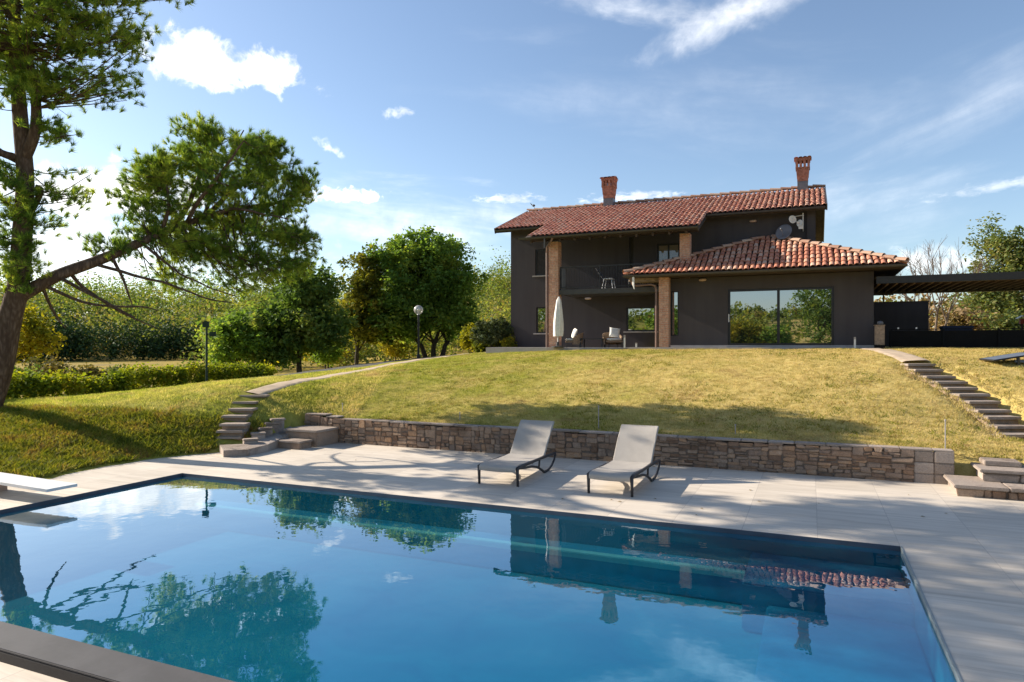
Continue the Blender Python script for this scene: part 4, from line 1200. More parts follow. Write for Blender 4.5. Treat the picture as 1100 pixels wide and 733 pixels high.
# ------------------------------------------------------------------ pergola, annex wall, fence, objects at the right
pg = thing('pergola', 'long flat dark timber pergola reaching right from the house corner', 'pergola', (6, 28, 2.35))
def ppart(mb, name, m_): return loc(mb, pg.location).build(name, m_, pg)
m = MB(); m.box(2.0, 15, 26.15, 26.27, 4.52, 4.76, 0.006); ppart(m, 'fascia_beam', M['frame'])
m = MB(); m.box(2.0, 15, 30.4, 30.55, 4.44, 4.70, 0.006); ppart(m, 'rear_beam', M['frame'])
m = MB()
x = 2.1
while x < 15: m.box(x-0.035, x+0.035, 26.28, 30.39, 4.50, 4.64); x += 0.26
ppart(m, 'slat_roof', M['slatwood'])
m = MB(); m.box(2.0, 15, 26.2, 30.6, 4.70, 4.745); ppart(m, 'roof_sheet', M['soffit'])
for x in (8.5, 14.8):
    for y in (26.21, 30.47):
        m = MB(); m.box(x-0.06, x+0.06, y-0.055, y+0.055, 2.3, 4.43); ppart(m, 'post', M['frame'])
m = MB()
m.bar((2.15, 30.2, 4.42), (2.9, 30.2, 4.42), 0.06, 0.08); m.bar((2.55, 30.2, 4.42), (2.55, 30.2, 4.1), 0.05, 0.05); ppart(m, 'bracket', M['frame'])
m = MB()
t0 = hole(937, 997.5, 325, 375, 32.5)
m.box(1.9, t0[1], 32.5, 32.75, 2.2, t0[3], 0.01)
aw = thing('annex_wall', 'plain dark grey rendered garden wall behind the pergola', 'wall', (3, 32.5, 2.3))
loc(m, aw.location).build('wall_body', M['plaster'], aw)
m = MB(); m.box(1.88, t0[1]+0.03, 32.47, 32.78, t0[3]+0.001, t0[3]+0.04, 0.006); loc(m, aw.location).build('wall_cap', M['gutter'], aw)
fn = thing('slatted_fence', 'low black slatted metal fence across the far side of the upper lawn', 'fence', (6, 27.2, 2.3))
fy = 26.9
m = MB()
for k in range(8): m.box(2.45, 15, fy-0.012, fy+0.012, 2.36+k*0.075, 2.36+k*0.075+0.06)
m.box(2.45, 15, fy+0.02, fy+0.035, 2.34, 2.93)
loc(m, fn.location).build('slat_panel', M['black'], fn)
x = 2.5
while x < 15:
    m = MB(); m.box(x-0.035, x+0.035, fy-0.05, fy+0.012-0.03, 2.33, 2.97, 0.004); loc(m, fn.location).build('post', M['black'], fn); x += 1.55
m = MB(); m.box(2.45, 15, fy-0.03, fy+0.03, 2.975, 3.0); loc(m, fn.location).build('top_rail', M['black'], fn)
for px in (965, 984.5):
    a = hole(px-0.9, px+0.9, 354.5, 357.5, fy-0.05); m = MB(); m.box(a[0], a[1], fy-0.04, fy, 3.002, 3.06, 0.004)
    loc(m, fn.location).build('light_clip', M['white'], fn)
# navy covered box behind the fence, seen over it
a = hole(1013, 1045, 350, 357, 28.2)
bxm = thing('storage_box', 'dark navy covered storage box showing over the black fence', 'storage box', ((a[0]+a[1])/2, 28.4, 2.345))
m = MB(); m.box(a[0], a[1], 28.2, 28.8, 2.35, a[3]-0.1, 0.02); loc(m, bxm.location).build('box_body', M['navy'], bxm)
m = MB(); m.box(a[0]-0.04, a[1]+0.04, 28.16, 28.84, a[3]-0.098, a[3], 0.025); loc(m, bxm.location).build('lid', M['navy'], bxm)
# small wooden cabinet with a pot on top at the house corner
a = hole(940, 950.5, 350, 371, 25.9)
cb = thing('wood_cabinet', 'small weathered wooden cabinet standing at the house corner beside the fence', 'cabinet', ((a[0]+a[1])/2, 26, 2.345))
m = MB(); m.box(a[0], a[1], 25.9, 26.25, 2.46, 3.10, 0.01); loc(m, cb.location).build('body', M['wood'], cb)
m = MB(); m.box(a[0]-0.01, a[1]+0.01, 25.92, 26.22, 2.34, 2.455); loc(m, cb.location).build('base', M['black'], cb)
m = MB(); m.box(a[0]-0.02, a[1]+0.02, 25.88, 26.27, 3.102, 3.13, 0.006); loc(m, cb.location).build('top', M['wood'], cb)
m = MB(); cxx = (a[0]+a[1])/2; m.lathe([(0.0, 0), (0.07, 0), (0.1, 0.05), (0.08, 0.11), (0.03, 0.13), (0.0, 0.135)], (cxx+0.02, 26.05, 3.13), 14)
tag(m.build('clay_pot', M['dish'], smooth=True), 'small dark round pot on top of the wooden cabinet', 'pot')
# red and white bird box post far right behind the fence
a = hole(1096.3, 1101.5, 341, 358, 31.5)
bh = thing('bird_house', 'small red bird house with a white roof on a post at the right edge', 'bird house', ((a[0]+a[1])/2, 31.6, 2.3))
m = MB(); m.box(a[0], a[1], 31.5, 31.75, 3.25, a[3]-0.06, 0.006); loc(m, bh.location).build('box_body', M['redpaint'], bh)
m = MB(); m.bar((a[0]-0.1, 31.62, a[3]-0.05), ((a[0]+a[1])/2, 31.62, a[3]+0.06), 0.34, 0.03); m.bar((a[1]+0.1, 31.62, a[3]-0.05), ((a[0]+a[1])/2, 31.62, a[3]+0.06), 0.34, 0.03); loc(m, bh.location).build('roof', M['white'], bh)
m = MB(); m.box((a[0]+a[1])/2-0.03, (a[0]+a[1])/2+0.03, 31.6, 31.66, 2.2, 3.249); loc(m, bh.location).build('post', M['soffit'], bh)
# low blue-grey sloped shelter on the upper lawn at the right edge
p = at(1069, 400, 17.6)
sh = thing('lawn_lounger', 'flat blue grey lounger on the upper lawn cut by the right edge', 'sun lounger', (p.x, p.y, tz(p.x, p.y)))
sh.rotation_euler = (0, 0, YAW-0.1)
m = MB()
m.grid([[(0.0, -0.02, 0.17), (0.0, 0.62, 0.19)], [(0.45, -0.02, 0.25), (0.45, 0.62, 0.27)], [(0.95, -0.02, 0.33), (0.95, 0.62, 0.35)], [(1.9, -0.02, 0.33), (1.9, 0.62, 0.35)]])
m.grid([[(0.0, -0.02, 0.15), (0.0, 0.62, 0.17)], [(0.45, -0.02, 0.23), (0.45, 0.62, 0.25)], [(0.95, -0.02, 0.31), (0.95, 0.62, 0.33)], [(1.9, -0.02, 0.31), (1.9, 0.62, 0.33)]])
m.build('sling', M['bluecloth'], sh)
m = MB(); m.tube([(-0.02, -0.03, 0.15), (0.45, -0.03, 0.23), (0.95, -0.03, 0.31), (1.9, -0.03, 0.31)], 0.022, 8); m.tube([(-0.02, 0.63, 0.17), (0.45, 0.63, 0.25), (0.95, 0.63, 0.33), (1.9, 0.63, 0.33)], 0.022, 8); m.tube([(-0.02, -0.03, 0.15), (-0.02, 0.63, 0.17)], 0.022, 8)
m.build('frame', M['frame'], sh)
for x, y in ((0.55, 0.0), (0.55, 0.6), (1.8, 0.0), (1.8, 0.6)):
    m = MB(); m.box(x-0.03, x+0.03, y-0.02, y+0.02, -0.12, 0.24+(0.07 if x > 1 else 0)); m.build('leg', M['frame'], sh)
m = MB(); m.box(0.48, 1.8, -0.01, 0.04, 0.10, 0.16, 0.01); m.build('side_bar', M['bluecloth'], sh)

# ------------------------------------------------------------------ terrace furniture
# folded white parasol
Y = 26.1
t = (599-550)/FPX; dd = Y/(t*sy_+cy_); p = at(599, 376, dd); pt_ = at(601.5, 319, dd)
um = thing('folded_parasol', 'tall white folded parasol standing in front of the left brick pillar', 'parasol', (p.x, Y, 2.36))
H_ = pt_.z-2.36
m = MB(); m.tube([(0, 0, 0), (0.03, 0, H_*0.5), (0.06, 0, H_)], 0.022, 8); m.build('pole', M['white_metal'], um)
m = MB()
rows = []
for k in range(13):
    s = k/12; z = H_*(0.22+0.78*s)-0.0
    rr = 0.04+0.15*math.sin(math.pi*min(1, (1-s)*0.62+0.08))*(1-s*0.35) if s < 0.98 else 0.02
    row = []
    for q in range(24):
        a_ = 2*math.pi*q/24
        r2 = rr*(1+0.22*math.sin(a_*6+s*1.5)+0.06*math.sin(a_*3+s*5))
        row.append((0.02+0.04*s+r2*math.cos(a_), r2*math.sin(a_), z))
    rows.append(row)
m.grid(rows, True); m.build('canopy', M['stucco_white'], um, smooth=True)
m = MB(); m.lathe([(0.0, 0.0), (0.25, 0.0), (0.25, 0.05), (0.06, 0.07), (0.05, 0.22), (0.0, 0.22)], (0, 0, 0), 18); m.build('base', M['gutter'], um)
# wicker armchairs
def wicker(px, rz, lab):
    t = (px-550)/FPX; Y = 27.2; dd = Y/(t*sy_+cy_); p = at(px, 375, dd)
    o = thing('wicker_armchair', lab, 'armchair', (p.x, Y, 2.36), rz, 'wicker armchairs on the terrace')
    m = MB()
    rows = []
    for k in range(9):
        zz = 0.12+0.5*k/8; row = []
        for q in range(15):
            a_ = math.pi*(-0.1+1.2*q/14)
            arm = abs(q-7)/7
            z2 = min(zz, 0.62-0.24*arm**2) if k else zz
            rr = 0.36+0.06*k/8
            row.append((rr*math.cos(a_), 0.12+rr*0.85*math.sin(a_), z2))
        rows.append(row)
    m.grid(rows); m.grid([[(p_[0]*0.93, 0.12+(p_[1]-0.12)*0.93, p_[2]) for p_ in r_] for r_ in rows])
    m.grid([rows[-1], [(p_[0]*0.93, 0.12+(p_[1]-0.12)*0.93, p_[2]) for p_ in rows[-1]]])
    m.build('shell', M['wicker'], o, smooth=True)
    m = MB(); m.box(-0.31, 0.31, -0.28, 0.38, 0.2, 0.28, 0.02); m.build('seat', M['wicker'], o)
    for x in (-0.26, 0.26):
        for y in (-0.22, 0.3):
            m = MB(); m.tube([(x, y, 0.2), (x*1.08, y*1.05, 0.0)], 0.018, 6); m.build('leg', M['frame'], o)
    m = MB(); m.box(-0.27, 0.27, -0.27, 0.25, 0.285, 0.37, 0.035); m.build('seat_cushion', M['stucco_white'], o, smooth=True)
    return o, Vector((p.x, Y, 2.36))
o, p1 = wicker(614.5, R(-70), 'tan wicker armchair turned sideways beside the folded parasol')
o, p2 = wicker(659, R(35), 'tan wicker armchair with a white cushion under the green window')
def cushion(p, rz, lab):
    m = MB()
    n = 10; rows = []
    for sgn in (1, -1):
        rows = []
        for i in range(n+1):
            row = []
            for j in range(n+1):
                u, v = i/n*2-1, j/n*2-1
                th = 0.075*max(0, (1-u**4)*(1-v**4))**0.5
                pin = 1-0.08*(u*u*v*v*0-(1-abs(u))*abs(v)**3*0.8-(1-abs(v))*abs(u)**3*0.8) if False else 1
                row.append((0.22*u*(1-0.07*(1-v*v)), sgn*th, 0.21*v*(1-0.07*(1-u*u))))
            rows.append(row)
        m.grid(rows)
    o = m.build('cushion', M['stucco_white'], smooth=True)
    o.location = p; o.rotation_euler = (R(-18), R(8), rz)
    return tag(o, lab, 'cushion')
cushion(p1+Vector((0.10, 0.02, 0.58)), R(-60), 'white cushion in the wicker chair beside the parasol')
cushion(p2+Vector((0.0, 0.18, 0.60)), R(25), 'white square cushion leaning in the chair under the green window')
# low table between
t = (637-550)/FPX; dd = 27.3/(t*sy_+cy_); p = at(637, 371, dd)
o = thing('coffee_table', 'low dark coffee table between the two wicker armchairs', 'table', (p.x, 27.3, 2.36))
m = MB(); m.box(-0.5, 0.5, -0.3, 0.3, 0.33, 0.37, 0.008); m.build('tabletop', M['rail'], o)
for x in (-0.45, 0.45):
    for y in (-0.25, 0.25):
        m = MB(); m.box(x-0.02, x+0.02, y-0.02, y+0.02, 0, 0.33); m.build('leg', M['rail'], o)
# balcony chair and table
t = (654-550)/FPX; dd = 27.5/(t*sy_+cy_); p = at(654, 311, dd)
ch = thing('balcony_chair', 'grey slim dining chair on the balcony facing a small table', 'chair', (p.x, 27.5, BZ), R(90))
m = MB(); m.box(-0.21, 0.21, -0.21, 0.21, 0.43, 0.46, 0.01); m.build('seat', M['white_metal'], ch)
m = MB(); rows = [[(-0.21+0.42*k/6, 0.2+0.05*math.sin(math.pi*k/6)+dz*0.28, 0.47+dz*0.42) for k in range(7)] for dz in (0, 0.3, 0.6, 1.0)]
m.grid(rows); m.grid([[(q[0], q[1]+0.02, q[2]) for q in r_] for r_ in rows]); m.build('backrest', M['dish'], ch)
for x in (-0.2, 0.2):
    for y in (-0.2, 0.2):
        m = MB(); m.tube([(x*0.8, y*0.8, 0.43), (x*1.15, y*1.15, 0)], 0.016, 6); m.build('leg', M['white_metal'], ch)
bt = thing('balcony_table', 'small dark table on the balcony beside the slim chair', 'table', (p.x+0.85, 27.5, BZ))
m = MB(); m.lathe([(0, 0.70), (0.38, 0.70), (0.39, 0.72), (0.38, 0.74), (0, 0.74)], (0, 0, 0), 24); m.build('tabletop', M['rail'], bt)
m = MB(); m.tube([(0, 0, 0), (0, 0, 0.7)], 0.03, 8); m.build('pedestal', M['rail'], bt)
m = MB(); m.lathe([(0, 0.0), (0.22, 0.0), (0.22, 0.025), (0.03, 0.04), (0, 0.04)], (0, 0, 0), 18); m.build('foot', M['rail'], bt)
# bollard lights
def bollard(px, Y, h, lab):
    t = (px-550)/FPX; dd = Y/(t*sy_+cy_); p = at(px, 375, dd)
    o = thing('bollard_light', lab, 'bollard light', (p.x, Y, 2.345), 0, 'bollard lights by the house')
    m = MB(); m.box(-0.03, 0.03, -0.03, 0.03, 0, h*0.8, 0.004); m.build('post', M['white'], o)
    m = MB(); m.box(-0.035, 0.035, -0.035, 0.035, h*0.801, h, 0.006); m.build('lamp_head', M['paving'], o)
bollard(671, 26.1, 0.5, 'slim pale bollard light on the terrace left of the downpipe')
bollard(683.5, 26.0, 0.2, 'stubby white bollard light just left of the pavilion downpipe')
bollard(918.3, 25.85, 0.38, 'slim pale bollard light in front of the pavilion near its right corner')

# ------------------------------------------------------------------ loungers on the deck
def lounger():
    o = thing('sun_lounger', 'x', 'sun lounger', (-3.02, 10.97, 0), 0, 'sun loungers on the pool deck')
    hw = 0.365
    for s in (-1, 1):
        x = s*hw
        m = MB()
        m.tube([(x, -0.02, 0.31), (x, 0.1, 0.325), (x, 0.9, 0.315), (x, 1.6, 0.30), (x, 2.02, 0.285), (x, 2.07, 0.25)], [0.032, 0.030, 0.027, 0.027, 0.027, 0.022], 10)
        m.build('side_rail', M['resin'], o, smooth=True)
        m = MB(); m.tube([(x, 0.0, 0.0), (x*1.0, -0.01, 0.16), (x, -0.02, 0.33)], [0.022, 0.025, 0.03], 10); m.build('front_leg', M['resin'], o, smooth=True)
        m = MB()
        m.tube([(x, 2.05, 0.27), (x, 1.98, 0.16), (x, 1.82, 0.07), (x, 1.62, 0.02), (x, 1.40, 0.012)], [0.024, 0.022, 0.022, 0.024, 0.026], 10)
        m.tube([(x, 1.40, 0.012), (x, 1.22, 0.09), (x, 1.0, 0.175), (x, 0.7, 0.235), (x, 0.35, 0.27), (x, 0.08, 0.30)], [0.026, 0.024, 0.022, 0.022, 0.022, 0.02], 10)
        m.tube([(x, 1.08, 0.16), (x, 1.12, 0.30)], 0.018, 8)
        m.build('rear_leg', M['resin'], o, smooth=True)
    for y_ in (0.02, 0.75, 1.45):
        m = MB(); m.tube([(-hw, y_, 0.292), (hw, y_, 0.292)], 0.019, 8); m.build('cross_bar', M['resin'], o)
    # woven seat: rolls over the front edge
    w2 = 0.345
    prof = [(-0.05, 0.265), (-0.065, 0.30), (-0.05, 0.335), (0.0, 0.355), (0.12, 0.362), (0.4, 0.352), (0.75, 0.335), (1.05, 0.332), (1.3, 0.335), (1.45, 0.34)]
    def sheet(prof, th=0.014):
        mm = MB(); rows = []; rows2 = []
        for (y, z) in prof:
            row = []; row2 = []
            for k in range(9):
                u = k/8*2-1
                sag = -0.014*(1-u*u)
                row.append((w2*u, y, z+sag)); row2.append((w2*u, y+0.004, z+sag-th))
            rows.append(row); rows2.append(row2)
        mm.grid(rows); mm.grid(rows2)
        for ka in (0, 8): mm.grid([[r_[ka] for r_ in rows], [r_[ka] for r_ in rows2]])
        mm.grid([rows[0], rows2[0]]); mm.grid([rows[-1], rows2[-1]])
        return mm
    sheet(prof).build('seat', M['sling'], o, smooth=True)
    bprof = [(1.40, 0.335), (1.47, 0.40), (1.6, 0.545), (1.75, 0.70), (1.90, 0.85), (2.0, 0.925), (2.02, 0.93)]
    sheet(bprof).build('backrest', M['sling'], o, smooth=True)
    m = MB()
    for s in (-1, 1): m.tube([(s*(w2+0.005), 1.43, 0.325), (s*(w2+0.005), 1.75, 0.685), (s*(w2+0.005), 2.01, 0.915)], 0.014, 8)
    m.tube([(-w2, 2.02, 0.915), (w2, 2.02, 0.915)], 0.014, 8)
    m.build('backrest_frame', M['sling'], o)
    for s in (-1, 1):
        m = MB(); m.tube([(s*0.2, 1.78, 0.68), (s*0.2, 1.98, 0.30)], 0.014, 8); m.build('prop', M['resin'], o)
    m = MB(); m.tube([(-0.03, 0.72, 0.28), (0.0, 0.70, 0.21)], [0.05, 0.012], 8); m.build('latch', M['resin'], o)
    return o
L2 = lounger(); L2['label'] = 'right one of two pale woven loungers on the pool deck, nearer the pool'
L1 = copy_tree(L2); L1.location = (-5.03, 10.97, 0); L1['label'] = 'left one of two pale woven loungers on the pool deck, farther from the camera'
L1.rotation_euler = (0, 0, R(1.5)); L2.rotation_euler = (0, 0, R(-0.8))

# ------------------------------------------------------------------ diving board
db = thing('diving_board', 'white diving board over the left edge of the pool', 'diving board', (-12.9, 7.05, 0))
m = MB()
rows = []
for k in range(8):
    x = -13.6+(-10.72+13.6)*k/7
    z = 0.30-0.055*k/7
    rows.append([(x, 6.82, z), (x, 7.30, z)])
low = [[(q[0], q[1], q[2]-0.045) for q in r_] for r_ in rows]
m.grid(rows); m.grid(low)
for ka in (0, 1): m.grid([[r_[ka] for r_ in rows], [r_[ka] for r_ in low]])
m.grid([rows[-1], low[-1]]); m.grid([rows[0], low[0]])
loc(m, db.location).build('board', M['white'], db)
m = MB(); m.prism([(-13.3, 6.85), (-12.55, 6.85), (-12.45, 7.27), (-13.3, 7.27)], -0.05, 0.23); loc(m, db.location).build('pedestal', M['pedestal'], db)
m = MB(); m.tube([(-12.6, 6.8, 0.24), (-12.6, 7.32, 0.24)], 0.02, 8); loc(m, db.location).build('fulcrum_bar', M['white_metal'], db)

# ------------------------------------------------------------------ lamps, poles, stakes
def gz_at(px, d_):
    p = at(px, 380, d_); return Vector((p.x, p.y, tz(p.x, p.y)))
b0 = at(449.5, 386, 33.0); zb = tz(b0.x, b0.y); ztop = at(449.5, 333, 33.0).z
lp = thing('garden_lamp', 'black garden lamp post with a clear round globe beside the road', 'lamp post', (b0.x, b0.y, zb))
hh = ztop-zb
m = MB(); m.tube([(0, 0, -0.1), (0, 0, hh-0.22)], [0.055, 0.045], 12); m.lathe([(0.0, 0), (0.09, 0), (0.09, 0.18), (0.055, 0.24)], (0, 0, 0), 14); m.build('post', M['frame'], lp)
m = MB(); m.lathe([(0.22*math.sin(math.pi*k/14), -0.22*math.cos(math.pi*k/14)) for k in range(15)], (0, 0, hh), 24); m.build('globe', M['globe'], lp, smooth=True)
m = MB(); m.lathe([(0.0, 0), (0.08, 0.0), (0.06, 0.06), (0.03, 0.10), (0.03, 0.2), (0.05, 0.24), (0.04, 0.3), (0, 0.31)], (0, 0, hh-0.24), 12); m.build('lamp_holder', M['white'], lp)
b0 = at(222, 414, 23.3); zb = tz(b0.x, b0.y); ztop = at(222, 347, 23.3).z; hh = ztop-zb
sp = thing('spotlight_pole', 'thin dark green pole with a small box and spotlight at the hedge', 'light pole', (b0.x, b0.y, zb), YAW)
m = MB(); m.tube([(0, 0, -0.1), (0, 0, hh)], 0.035, 10); m.build('pole', M['greenpole'], sp)
m = MB(); m.box(-0.12, 0.06, -0.08, 0.08, hh-0.15, hh+0.05, 0.01); m.build('control_box', M['greenpole'], sp)
m = MB(); m.tube([(0.0, 0, hh-0.4), (0.14, 0, hh-0.36)], 0.02, 8); m.box(0.12, 0.3, -0.08, 0.08, hh-0.46, hh-0.30, 0.015); m.build('spotlight', M['greenpole'], sp)
stk = [(368, 452.5, 437, 'left end of the wall near the block steps'), (494, 456, 447, 'wall behind the left lounger'), (643, 462, 437, 'wall between the two loungers'), (790, 473, 462, 'middle of the wall right of the loungers'), (1015.5, 484, 452, 'right end of the wall by the stair')]
for px, pyb, pyt, lab in stk:
    t = (px-550)/FPX; Y = 14.75; dd = Y/(t*sy_+cy_); p = at(px, pyb, dd); z0 = tz(p.x, Y)
    zt_ = at(px, pyt, dd).z
    m = MB(); m.tube([(0, 0, -0.05), (0, 0, max(0.2, zt_-z0))], 0.011, 6); m.lathe([(0, 0), (0.016, 0), (0.018, 0.03), (0, 0.035)], (0, 0, max(0.2, zt_-z0)-0.01), 8)
    o = m.build('garden_stake', M['paving']); o.location = (p.x, Y, z0)
    tag(o, 'thin pale stake above the '+lab, 'stake', 'thin stakes along the wall')

# ------------------------------------------------------------------ trees
def curve_pts(ctrl_, n=6):
    P = [Vector(p) for p in ctrl_]; P = [P[0]*2-P[1]]+P+[P[-1]*2-P[-2]]; out = []
    for i in range(1, len(P)-2):
        for k in range(n):
            t = k/n
            out.append(0.5*((2*P[i])+(-P[i-1]+P[i+1])*t+(2*P[i-1]-5*P[i]+4*P[i+1]-P[i+2])*t*t+(-P[i-1]+3*P[i]-3*P[i+1]+P[i+2])*t**3))
    out.append(P[-2]); return out
def limb(mb, ctrl_, r0, r1, n=5, seg=8, wob=0.0):
    pts = curve_pts(ctrl_, n)
    N = len(pts)
    if wob:
        pts = [p+Vector((mnoise.noise(p*1.7), mnoise.noise(p*1.7+Vector((5, 3, 1))), mnoise.noise(p*1.7+Vector((1, 9, 4)))))*wob for p in pts]
    mb.tube(pts, [r0+(r1-r0)*i/(N-1) for i in range(N)], seg)
    return pts

# --- the umbrella pine at the left
def atp(px, py, d): return at(px, py, d*0.92)
pbase = atp(-16, 434, 18.0); pbase.z = tz(pbase.x, pbase.y)-0.1
pine = thing('pine_tree', 'large pine with a long low limb reaching right over the bank', 'pine tree', pbase)
tk = MB()
trunk_c = [pbase, atp(0, 395, 18), atp(10, 345, 18), atp(20, 305, 18), atp(24, 250, 18), atp(27, 190, 18), atp(22, 130, 18.1), atp(17, 60, 18.2), atp(14, -10, 18.3), atp(5, -100, 18.4), atp(-2, -170, 18.4)]
pts = curve_pts(trunk_c, 6)
N = len(pts)
rad = [0.30-0.07*min(1, i/18)-0.15*max(0, (i-18)/(N-19)) for i in range(N)]
tk.tube(pts, rad, 16)
limb_c = [atp(16, 322, 18), atp(60, 297, 18.3), atp(108, 279, 18.9), atp(150, 261, 19.5), atp(182, 247, 20.2), atp(225, 232, 20.8), atp(262, 222, 21.3)]
limbp = limb(tk, limb_c, 0.165, 0.065, 6, 12)
fork = limb(tk, [atp(26, 172, 18), atp(38, 140, 17.9), atp(38, 100, 17.9), atp(30, 55, 17.8), atp(34, 0, 17.7), atp(50, -60, 17.6)], 0.14, 0.05, 5, 9)
limb(tk, [atp(24, 235, 18), atp(36, 222, 18), atp(44, 205, 17.9), atp(38, 200, 17.8)], 0.09, 0.05, 4, 8)
limb(tk, [atp(18, 170, 18), atp(-5, 160, 17.6), atp(-40, 120, 17.0), atp(-70, 40, 16.6)], 0.10, 0.05, 4, 8)
# dead lower branches
for c in ([atp(45, 305, 18.2), atp(90, 325, 18.4), atp(150, 330, 18.5), atp(172, 333, 18.6)], [atp(62, 298, 18.3), atp(110, 322, 18.0), atp(150, 345, 17.8)],
          [atp(95, 283, 18.8), atp(160, 300, 18.8), atp(215, 318, 19.0), atp(250, 327, 19)], [atp(75, 293, 18.5), atp(95, 312, 18.9), atp(130, 335, 19.2), atp(168, 352, 19.4)],
          [atp(120, 275, 19), atp(135, 310, 19.2), atp(142, 330, 19.3)], [atp(30, 300, 18), atp(20, 285, 18.2), atp(36, 270, 18.4)],
          [atp(45, 305, 18.2), atp(60, 340, 18.6), atp(72, 352, 18.8)]):
    limb(tk, c, 0.05, 0.012, 4, 6, 0.05)
tuftP = []; tuftD = []
def spray(center, rad_, n, anchor, up=0.55, flat=0.7, tw=0.012, seed=0, tips=8, big=0.20, out=0.5):
    """n little branches fanning out from the anchor path, each ending in tufts"""
    rng = random.Random(seed)
    for _ in range(n):
        while True:
            v = Vector((rng.uniform(-1, 1), rng.uniform(-1, 1), rng.uniform(-1, 1)))
            if v.length < 1: break
        v = v.normalized()*(v.length**0.55)
        tgt = Vector(center)+Vector((v.x*rad_[0], v.y*rad_[1], v.z*rad_[2]))*0.93
        a = min(anchor, key=lambda q: (q-tgt).length*rng.uniform(0.8, 1.25))
        mid = a.lerp(tgt, 0.5)+Vector((0, 0, -0.1*(tgt-a).length*rng.uniform(0, 1.5)))
        L = (tgt-a).length
        pts_ = curve_pts([a, mid, tgt], 3)
        tk.tube(pts_, [tw*(0.4+L*0.4)*(1-i/(len(pts_)))+0.005 for i in range(len(pts_))], 5, cap=False)
        d0 = (tgt-mid).normalized()
        for k in range(3):
            s_ = 0.45+0.5*rng.random()
            q = pts_[min(len(pts_)-1, int(s_*len(pts_)))]+Vector((rng.gauss(0, .1), rng.gauss(0, .1), rng.gauss(0.04, .07)))
            tuftP.append(q); tuftD.append((d0*0.5+Vector((rng.gauss(0, .5), rng.gauss(0, .5), up))).normalized())
        for k in range(tips):
            j = Vector((rng.gauss(0, 1), rng.gauss(0, 1), rng.gauss(0, 0.55)))*big
            q = tgt+j-d0*rng.uniform(0, 0.35)
            if k > 1 and rng.random() < 0.5: tk.tube([tgt-d0*0.1, q], [0.008, 0.005], 4, cap=False)
            dd_ = (d0*out+Vector((rng.gauss(0, 0.4), rng.gauss(0, 0.4), up+rng.gauss(0, 0.25)))).normalized()
            tuftP.append(q); tuftD.append(dd_)
F = lambda l, dd_, z: lat(l, dd_, z)
A1 = limbp[22:]
for c, r_ in ((( (182, 247, 20.2), (205, 215, 20.6), (215, 180, 20.8), (228, 150, 21.0)), 0.09), (((215, 236, 20.7), (250, 205, 21.2), (275, 180, 21.6), (290, 160, 21.8)), 0.08),
              (((245, 226, 21.0), (280, 220, 21.6), (310, 215, 22.0), (325, 205, 22.2)), 0.07), (((225, 232, 20.8), (265, 245, 21.2), (300, 252, 21.6), (325, 255, 21.8)), 0.07),
              (((170, 252, 19.9), (180, 225, 19.7), (178, 200, 19.8), (170, 178, 20.0)), 0.06), (((200, 240, 20.4), (235, 262, 20.6), (265, 280, 20.8), (295, 285, 21)), 0.05),
              (((200, 240, 20.4), (225, 200, 19.8), (250, 170, 19.6), (262, 150, 19.6)), 0.06), (((230, 230, 20.9), (255, 225, 20.2), (285, 230, 19.9), (310, 235, 19.9)), 0.05),
              (((215, 236, 20.7), (235, 195, 21.8), (250, 165, 22.3), (262, 140, 22.5)), 0.06), (((150, 261, 19.5), (180, 285, 19.5), (215, 305, 19.7), (255, 318, 20)), 0.04)):
    A1 = A1+limb(tk, [atp(*q) for q in c], r_, r_*0.3, 5, 7, 0.06)[3:]
# canopy on the limb: lobes seen from the camera
spray(atp(242, 188, 21.2), (1.75, 1.5, 1.45), 92, A1, seed=1)
spray(atp(190, 195, 20.6), (1.1, 1.2, 1.0), 34, A1, seed=2)
spray(atp(290, 215, 21.8), (1.15, 1.5, 1.5), 62, A1, seed=3)
spray(atp(262, 262, 21.6), (1.9, 1.7, 0.85), 72, A1, up=0.3, seed=4)
spray(atp(205, 262, 20.6), (1.2, 1.1, 0.7), 40, limbp[10:], up=0.3, seed=5)
spray(atp(160, 182, 20.0), (0.6, 0.6, 0.5), 15, A1, seed=31)
spray(atp(143, 207, 19.9), (0.6, 0.6, 0.45), 13, A1, seed=32)
spray(atp(176, 216, 19.9), (0.6, 0.7, 0.5), 14, A1, seed=33)
spray(atp(215, 142, 20.8), (0.6, 0.7, 0.4), 12, A1, seed=34)
spray(atp(285, 158, 21.6), (0.8, 0.8, 0.5), 20, A1, seed=35)
spray(atp(320, 195, 22.0), (0.5, 0.8, 0.6), 14, A1, seed=36)
spray(atp(322, 262, 21.8), (0.6, 0.8, 0.6), 16, A1, up=0.3, seed=37)
spray(atp(150, 232, 19.8), (0.55, 0.7, 0.55), 14, limbp[10:], seed=6)
spray(atp(118, 262, 19.3), (0.6, 0.5, 0.25), 10, limbp[6:], seed=7)
spray(atp(225, 305, 20.8), (2.2, 1.2, 0.5), 34, limbp[8:], up=0.0, seed=8, tips=4)
spray(atp(285, 290, 21.5), (1.4, 1.2, 0.55), 36, A1, up=0.1, seed=9)
